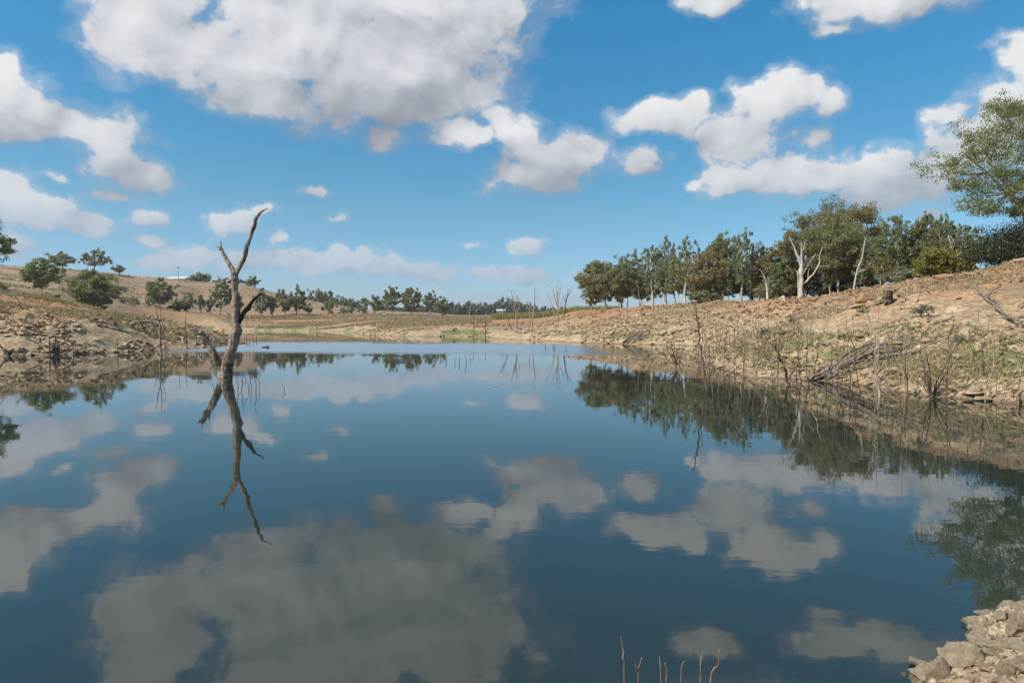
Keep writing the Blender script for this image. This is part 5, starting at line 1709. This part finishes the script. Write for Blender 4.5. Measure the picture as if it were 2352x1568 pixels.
boulder('largest cream boulder at the water edge of the lower right corner', 2208, 1524, 120, 62, 31, rot=.2, lift=.3)
boulder('grey-brown boulder low in the corner beside the largest cream boulder', 2158, 1560, 62, 60, 32, lift=.3)
boulder('rounded grey boulder cut by the right edge above the corner stones', 2345, 1455, 66, 60, 33, lift=.35)
boulder('long flat cream slab right of the largest boulder', 2300, 1490, 80, 24, 34, rot=-.2, tilt=-.1)
boulder('upright split stone at the bottom edge near the corner', 2310, 1552, 44, 50, 35)
boulder('light stone at the very corner of the shore', 2348, 1540, 48, 46, 36)
boulder('thin tilted slab at the tip of the lower right shore', 2262, 1412, 40, 10, 37, rot=.5, tilt=-.25)
boulder('dark-sided boulder at the waterline under the green patch', 2240, 903, 34, 22, 41, 'rock', rot=.3)
boulder('large tan boulder at the right edge by the shallows', 2350, 900, 50, 26, 42, 'rock')
boulder('broad flat boulder half in the water near the right edge', 2258, 920, 52, 15, 43, 'rock')
boulder('tan boulder standing in the shallows at the right edge', 2350, 922, 34, 34, 44, 'rock')
boulder('flat pale slab right of the log pile', 2050, 856, 46, 18, 45, 'rock')
boulder('flat stone at the foot of the log pile', 1985, 862, 30, 14, 46, 'rock')
boulder('orange boulder at the crest beside the rotten stump', 1990, 693, 50, 26, 47, 'rock_orange', tint=.9)
boulder('dark boulder on the crest under the dark pine', 2348, 604, 40, 14, 48, 'rock')
boulder('orange slab beside the pale slab high on the right slope', 2290, 835, 26, 12, 49, 'rock_orange', tint=.6)
boulder('grey crest boulder right of the yellow wattle', 2170, 640, 60, 14, 50, 'rock_orange', tint=.5)

big = []
X, Y, Z, D = sample(4000, (1480, 2350), (18, 80), lambda X, Y, d, z: (d > -.2) & (d < 9) & (X > 5), 21)
for i in range(len(X)):
    if len(big) >= 60: break
    s = rr_.uniform(.3, .75)
    if all(math.hypot(X[i] - a, Y[i] - b) > 1.1 for a, b in big):
        big.append((X[i], Y[i]))
        o = bpy.data.objects.new('rock', None)
        me = bpy.data.meshes.get('slope_rock_%d' % (i % 5)) or rock_mesh(6000 + i % 5, 14, .5, True)
        me.name = 'slope_rock_%d' % (i % 5)
        if not me.materials: me.materials.append(M['rock'])
        bpy.data.objects.remove(o)
        o = bpy.data.objects.new('rock', me); COL.objects.link(o)
        o.location = (X[i], Y[i], Z[i] + s * .08); o.scale = (s * 1.3, s, s * .7)
        o.rotation_euler = (rr_.normal(0, .15), rr_.normal(0, .15), rr_.uniform(0, 6.28))
        tag(o, '%s pale slab among the headland rubble, %s%s' % ('large' if s > .52 else 'mid-sized', 'at the waterline, ' if D[i] < 1 else '', near_mark('slab', o.location)), 'rock', 'larger slabs of the headland shore')
big = []
X, Y, Z, D = sample(4000, (0, 540), (46, 82), lambda X, Y, d, z: (d > -.2) & (d < 10), 22)
for i in range(len(X)):
    if len(big) >= 60: break
    s = rr_.uniform(.30, .62)
    if all(math.hypot(X[i] - a, Y[i] - b) > 1.5 for a, b in big):
        big.append((X[i], Y[i]))
        me = bpy.data.meshes.get('bank_rock_%d' % (i % 5)) or rock_mesh(6100 + i % 5, 14, .55, True)
        me.name = 'bank_rock_%d' % (i % 5)
        if not me.materials: me.materials.append(M['rock'])
        o = bpy.data.objects.new('rock', me); COL.objects.link(o)
        o.location = (X[i], Y[i], Z[i] + s * .1); o.scale = (s * 1.25, s, s * .8)
        o.rotation_euler = (rr_.normal(0, .2), rr_.normal(0, .2), rr_.uniform(0, 6.28))
        tag(o, '%s tan block in the left bank rubble, %s' % ('large' if s > .46 else 'mid-sized', near_mark('block', o.location)), 'rock', 'larger blocks of the left bank')


# ------------------------------------------------------------------ grass, reeds, shrubs
def tufts(name, label, X, Y, Z, hgt, mat, seed, blades=6, spread=.5, wpx=.35):
    r = np.random.default_rng(seed)
    n = len(X)
    k = np.repeat(np.arange(n), blades); N = len(k)
    a = r.uniform(0, 6.28, N); L = hgt[k] * r.uniform(.5, 1.1, N)
    bx = X[k] + r.normal(0, .18, N) * hgt[k]; by = Y[k] + r.normal(0, .18, N) * hgt[k]
    dx = np.cos(a) * spread * L * r.uniform(.1, 1, N); dy = np.sin(a) * spread * L * r.uniform(.1, 1, N)
    w = wpx * Y[k] / 683
    px_, py_ = -np.sin(a) * w, np.cos(a) * w
    V = np.stack([np.stack([bx - px_, by - py_, Z[k] - .03], 1), np.stack([bx + px_, by + py_, Z[k] - .03], 1), np.stack([bx + dx, by + dy, Z[k] + L], 1)], 1).reshape(-1, 3)
    o = mesh_np(name, V, np.arange(N * 3).reshape(-1, 3), mat, False, None, {'tint': np.repeat(r.uniform(0, 1, N), 3)})
    return tag(o, label, 'grass', kind='stuff')


X, Y, Z, D = sample(60000, (1300, 2420), (18, 110), lambda X, Y, d, z: (d > .8) & (X > 3) & (fbm(X / 6, Y / 6, 3, 301) > .47), 31)
k = min(len(X), 15000)
tufts('dry_grass', 'dry straw-coloured grass tufts on the headland slope', X[:k], Y[:k], Z[:k], .10 + .25 * np.random.default_rng(1).random(k) ** 2, M['grass_dry'], 41)
X, Y, Z, D = sample(60000, (1560, 2420), (18, 60), lambda X, Y, d, z: (d > .4) & (d < 4.6) & (X > 8) & (fbm(X / 8, Y / 8, 4, 90) > .48), 32)
k = min(len(X), 5000)
tufts('green_grass', 'low fresh green growth along the right-hand shore', X[:k], Y[:k], Z[:k], .05 + .12 * np.random.default_rng(2).random(k), M['grass_green'], 42, 7, .9)
X, Y, Z, D = sample(30000, (-60, 640), (47, 90), lambda X, Y, d, z: (d > 1.5) & (d < 30) & (fbm(X / 7, Y / 7, 3, 303) > .5), 33)
k = min(len(X), 9000)
tufts('bank_grass', 'dry and greenish tufts between the stones of the left bank', X[:k], Y[:k], Z[:k], .12 + .22 * np.random.default_rng(3).random(k), M['grass_dry'], 43, 6)
X, Y, Z, D = sample(30000, (0, 330), (75, 150), lambda X, Y, d, z: (d > 10) & (fbm(X / 14, Y / 5, 3, 305) > .56), 34)
k = min(len(X), 5000)
tufts('yellow_grass', 'yellow-green grass strip above the left bank', X[:k], Y[:k], Z[:k], .12 + .25 * np.random.default_rng(4).random(k), M['grass_reed'], 44, 6)
X, Y, Z, D = sample(60000, (1130, 1420), (165, 290), lambda X, Y, d, z: (np.abs(Y - 235 + .12 * (X - 10)) < 40) & (fbm(X / 15, Y / 15, 3, 307) > .40), 35)
k = min(len(X), 9000)
tufts('reeds', 'band of yellow-green reeds behind the far shore right of centre', X[:k], Y[:k], Z[:k], .9 + 1.2 * np.random.default_rng(5).random(k), M['grass_reed'], 45, 5, .3, .4)
X, Y, Z, D = sample(40000, (-60, 900), (150, 470), lambda X, Y, d, z: (d > 25) & (z > 7) & (fbm(X / 9, Y / 9, 3, 311) > .60), 37)
k = min(len(X), 3500)
tufts('hill_grass', 'dark low tussocks dotted over the brown hill', X[:k], Y[:k], Z[:k], .25 + .6 * np.random.default_rng(8).random(k) ** 3, M['leaf_brown'], 47, 6, .9, .5)
X, Y, Z, D = sample(60000, (520, 1130), (150, 330), lambda X, Y, d, z: (d > 3) & (fbm(X / 40, Y / 6, 3, 309) > .52), 36)
k = min(len(X), 9000)
tufts('plain_grass', 'sparse olive grass streaks on the far plain', X[:k], Y[:k], Z[:k], .3 + .5 * np.random.default_rng(6).random(k), M['grass_dry'], 46, 5, .5, .45)

for i, (x0, x1, y0, y1, Y, w_) in enumerate([(1738, 1776, 751, 777, 33, 'largest, beside the drowned twisted sapling'), (1775, 1826, 755, 772, 34, 'right of the largest'), (1806, 1832, 728, 741, 42, 'highest, above the others'),
                                             (1962, 2000, 705, 722, 50, 'below the orange boulder'), (2085, 2150, 700, 722, 40, 'wide low grey one high on the slope'), (1920, 1950, 765, 782, 36, 'small one over the log pile'),
                                             (2180, 2222, 768, 790, 28, 'right one near the long dark trunk')]):
    xm = XatY((x0 + x1) / 2, Y)
    h_ = hit((x0 + x1) / 2, y1)
    tree('low_shrub', 'low grey-green shrub on the headland slope, ' + w_, x0 + 5, x1 - 5, y0 + 3, h_.y, 'grey', .6, 'brown', .0, None, 'low shrubs on the headland slope', 'shrub', seed=300 + i, clump=.4, leaf=.9, inside=.1, wide=1.0)


# ------------------------------------------------------------------ buildings on the ridge, power pole, marker, ducks
def box(name, mat, x0, x1, y0, y1, z0, z1, parent):
    v = [(x, y, z) for z in (z0, z1) for x, y in ((x0, y0), (x1, y0), (x1, y1), (x0, y1))]
    return mesh_np(name, v, [(3, 2, 1, 0), (4, 5, 6, 7), (0, 1, 5, 4), (1, 2, 6, 5), (2, 3, 7, 6), (3, 0, 4, 7)], M[mat], False, parent)


def house(label, x0, x1, ytop, yeave, Y, dep, ridge_x=True, name='house', cat='house', group=None, nw=3, base=None):
    X0, X1 = XatY(x0, Y), XatY(x1, Y)
    zt, ze = zz(ytop, Y), zz(yeave, Y)
    zb = min(gz(X0, Y), gz(X1, Y)) - .6 if base is None else base
    c = (X0 + X1) / 2
    root = empty(name, (c, Y, zb)); tag(root, label, cat, group)
    w = (X1 - X0) / 2
    box('wall', 'wallm', -w, w, 0, dep, 0, ze - zb, root)
    e, o_ = ze - zb, .5
    a, b = zt - zb, 0.22
    if ridge_x:
        V = [(-w - o_, -o_, e - .1), (w + o_, -o_, e - .1), (w + o_, dep / 2, a), (-w - o_, dep / 2, a), (w + o_, dep + o_, e - .1), (-w - o_, dep + o_, e - .1)]
    else:
        V = [(-w - o_, -o_, e - .1), (-w - o_, dep + o_, e - .1), (0, dep + o_, a), (0, -o_, a), (w + o_, dep + o_, e - .1), (w + o_, -o_, e - .1)]
    V2 = [(x, y, z + b) for x, y, z in V]
    Fq = [(0, 1, 2, 3), (3, 2, 4, 5), (6, 9, 8, 7), (9, 11, 10, 8), (0, 6, 7, 1), (1, 7, 8, 2), (2, 8, 10, 4), (4, 10, 11, 5), (5, 11, 9, 3), (3, 9, 6, 0)]
    mesh_np('roof', V2 + V, Fq, M['roof'], False, root)
    if not ridge_x:
        mesh_np('gable', [(-w, -.02, e), (w, -.02, e), (0, -.02, a - .15)], [(0, 1, 2)], M['wallm'], False, root)
    for k in range(nw):
        u = -w + (k + .5) * 2 * w / nw
        f = box('window', 'roof', u - .8, u + .8, -.06, .0, max(e - 2.2, .3), e - .7, root)
        box('pane', 'glass', u - .65, u + .65, -.09, -.062, max(e - 2.05, .45), e - .85, f)
    return root


house('long low farm shed with a pale roof on the ridge left of the power pole', 386, 426, 635.5, 640, 485, 10, name='farm_shed', cat='shed', nw=4)
house('small white flat building on the ridge left of the drowned tree top', 489, 501, 641, 643, 478, 6, name='farm_building', cat='building', nw=1)
house('white gabled farmhouse on the ridge behind the drowned tree', 514, 531, 637, 643, 482, 9, False, nw=2)
house('distant pale-roofed house among the far woodland trees', 1141, 1160, 710.5, 713.5, 600, 10, nw=3, base=zz(719, 600))
pb = gz(XatY(411, 470), 470)
root = empty('power_pole', (XatY(411, 470), 470, pb)); tag(root, 'thin power pole with a crossarm on the ridge beside the farm shed', 'pole')
t = Tubes(1); t.add([(0, 0, -.5), (0, 0, zz(613, 470) - pb)], [.26, .18], 8, 0); t.build('pole', M['pole'], root)
box('crossarm', 'pole', -1.3, 1.3, -.1, .1, zz(616, 470) - pb, zz(616, 470) - pb + .25, root)
for u in (-1.1, 0.35, 1.1): box('insulator', 'glass', u - .09, u + .09, -.09, .09, zz(616, 470) - pb + .252, zz(616, 470) - pb + .6, root)

mb = GP(508, 768.5)
root = empty('marker_buoy', (mb.x, mb.y, 0)); tag(root, 'small yellow marker buoy in the inlet left of the drowned tree', 'buoy')
t = Tubes(2)
t.add([(0, 0, -.3), (0, 0, -.05), (0, 0, .0), (0, 0, .18), (0, 0, .55), (0, 0, .62)], [.16, .30, .33, .33, .20, .06], 14, 0); t.build('float_body', M['yellow'], root)
t = Tubes(3); t.add([(0, 0, .60), (0, 0, .95)], [.05, .04], 8, 0); t.build('mast', M['yellow'], root)
root.scale = (1.35, 1.35, 1.5)

for i, (x, y, w_) in enumerate([(608, 799, 'left one'), (615, 800, 'right one')]):
    p = GP(x, y)
    bm_v = Tubes(20 + i)
    bm_v.add([(-.26, 0, .10), (-.2, 0, .09), (-.08, 0, .07), (.06, 0, .07), (.15, 0, .09), (.19, 0, .16), (.20, 0, .24), (.235, 0, .27), (.29, 0, .26), (.34, 0, .25)],
             [.01, .05, .10, .105, .07, .035, .03, .042, .02, .008], 10, .02, sub=1)
    o = bm_v.build('duck', M['duck'])
    o.location = (p.x, p.y, -.02); o.rotation_euler = (0, 0, .4 + i)
    tag(o, 'small dark duck floating beyond the drowned tree, %s of the pair' % w_, 'duck', 'pair of ducks')


# ------------------------------------------------------------------ the air over the plain
m, t = new_mat('air')
pv = t.n('ShaderNodeVolumePrincipled')
pv.inputs['Color'].default_value = (.80, .88, 1.0, 1)
pv.inputs['Density'].default_value = 0.00014
pv.inputs['Anisotropy'].default_value = 0.2
o_ = t.n('ShaderNodeOutputMaterial')
t.link(pv.outputs[0], o_.inputs['Volume'])
hv = [(x, y, z) for z in (-5.6, 110.0) for x, y in ((-9000, -7000), (9000, -7000), (9000, 9000), (-9000, 9000))]
hz_ = mesh_np('haze', hv, [(3, 2, 1, 0), (4, 5, 6, 7), (0, 1, 5, 4), (1, 2, 6, 5), (2, 3, 7, 6), (3, 0, 4, 7)], m)
tag(hz_, 'thin pale haze in the air over the lake and plain', 'haze', kind='stuff')
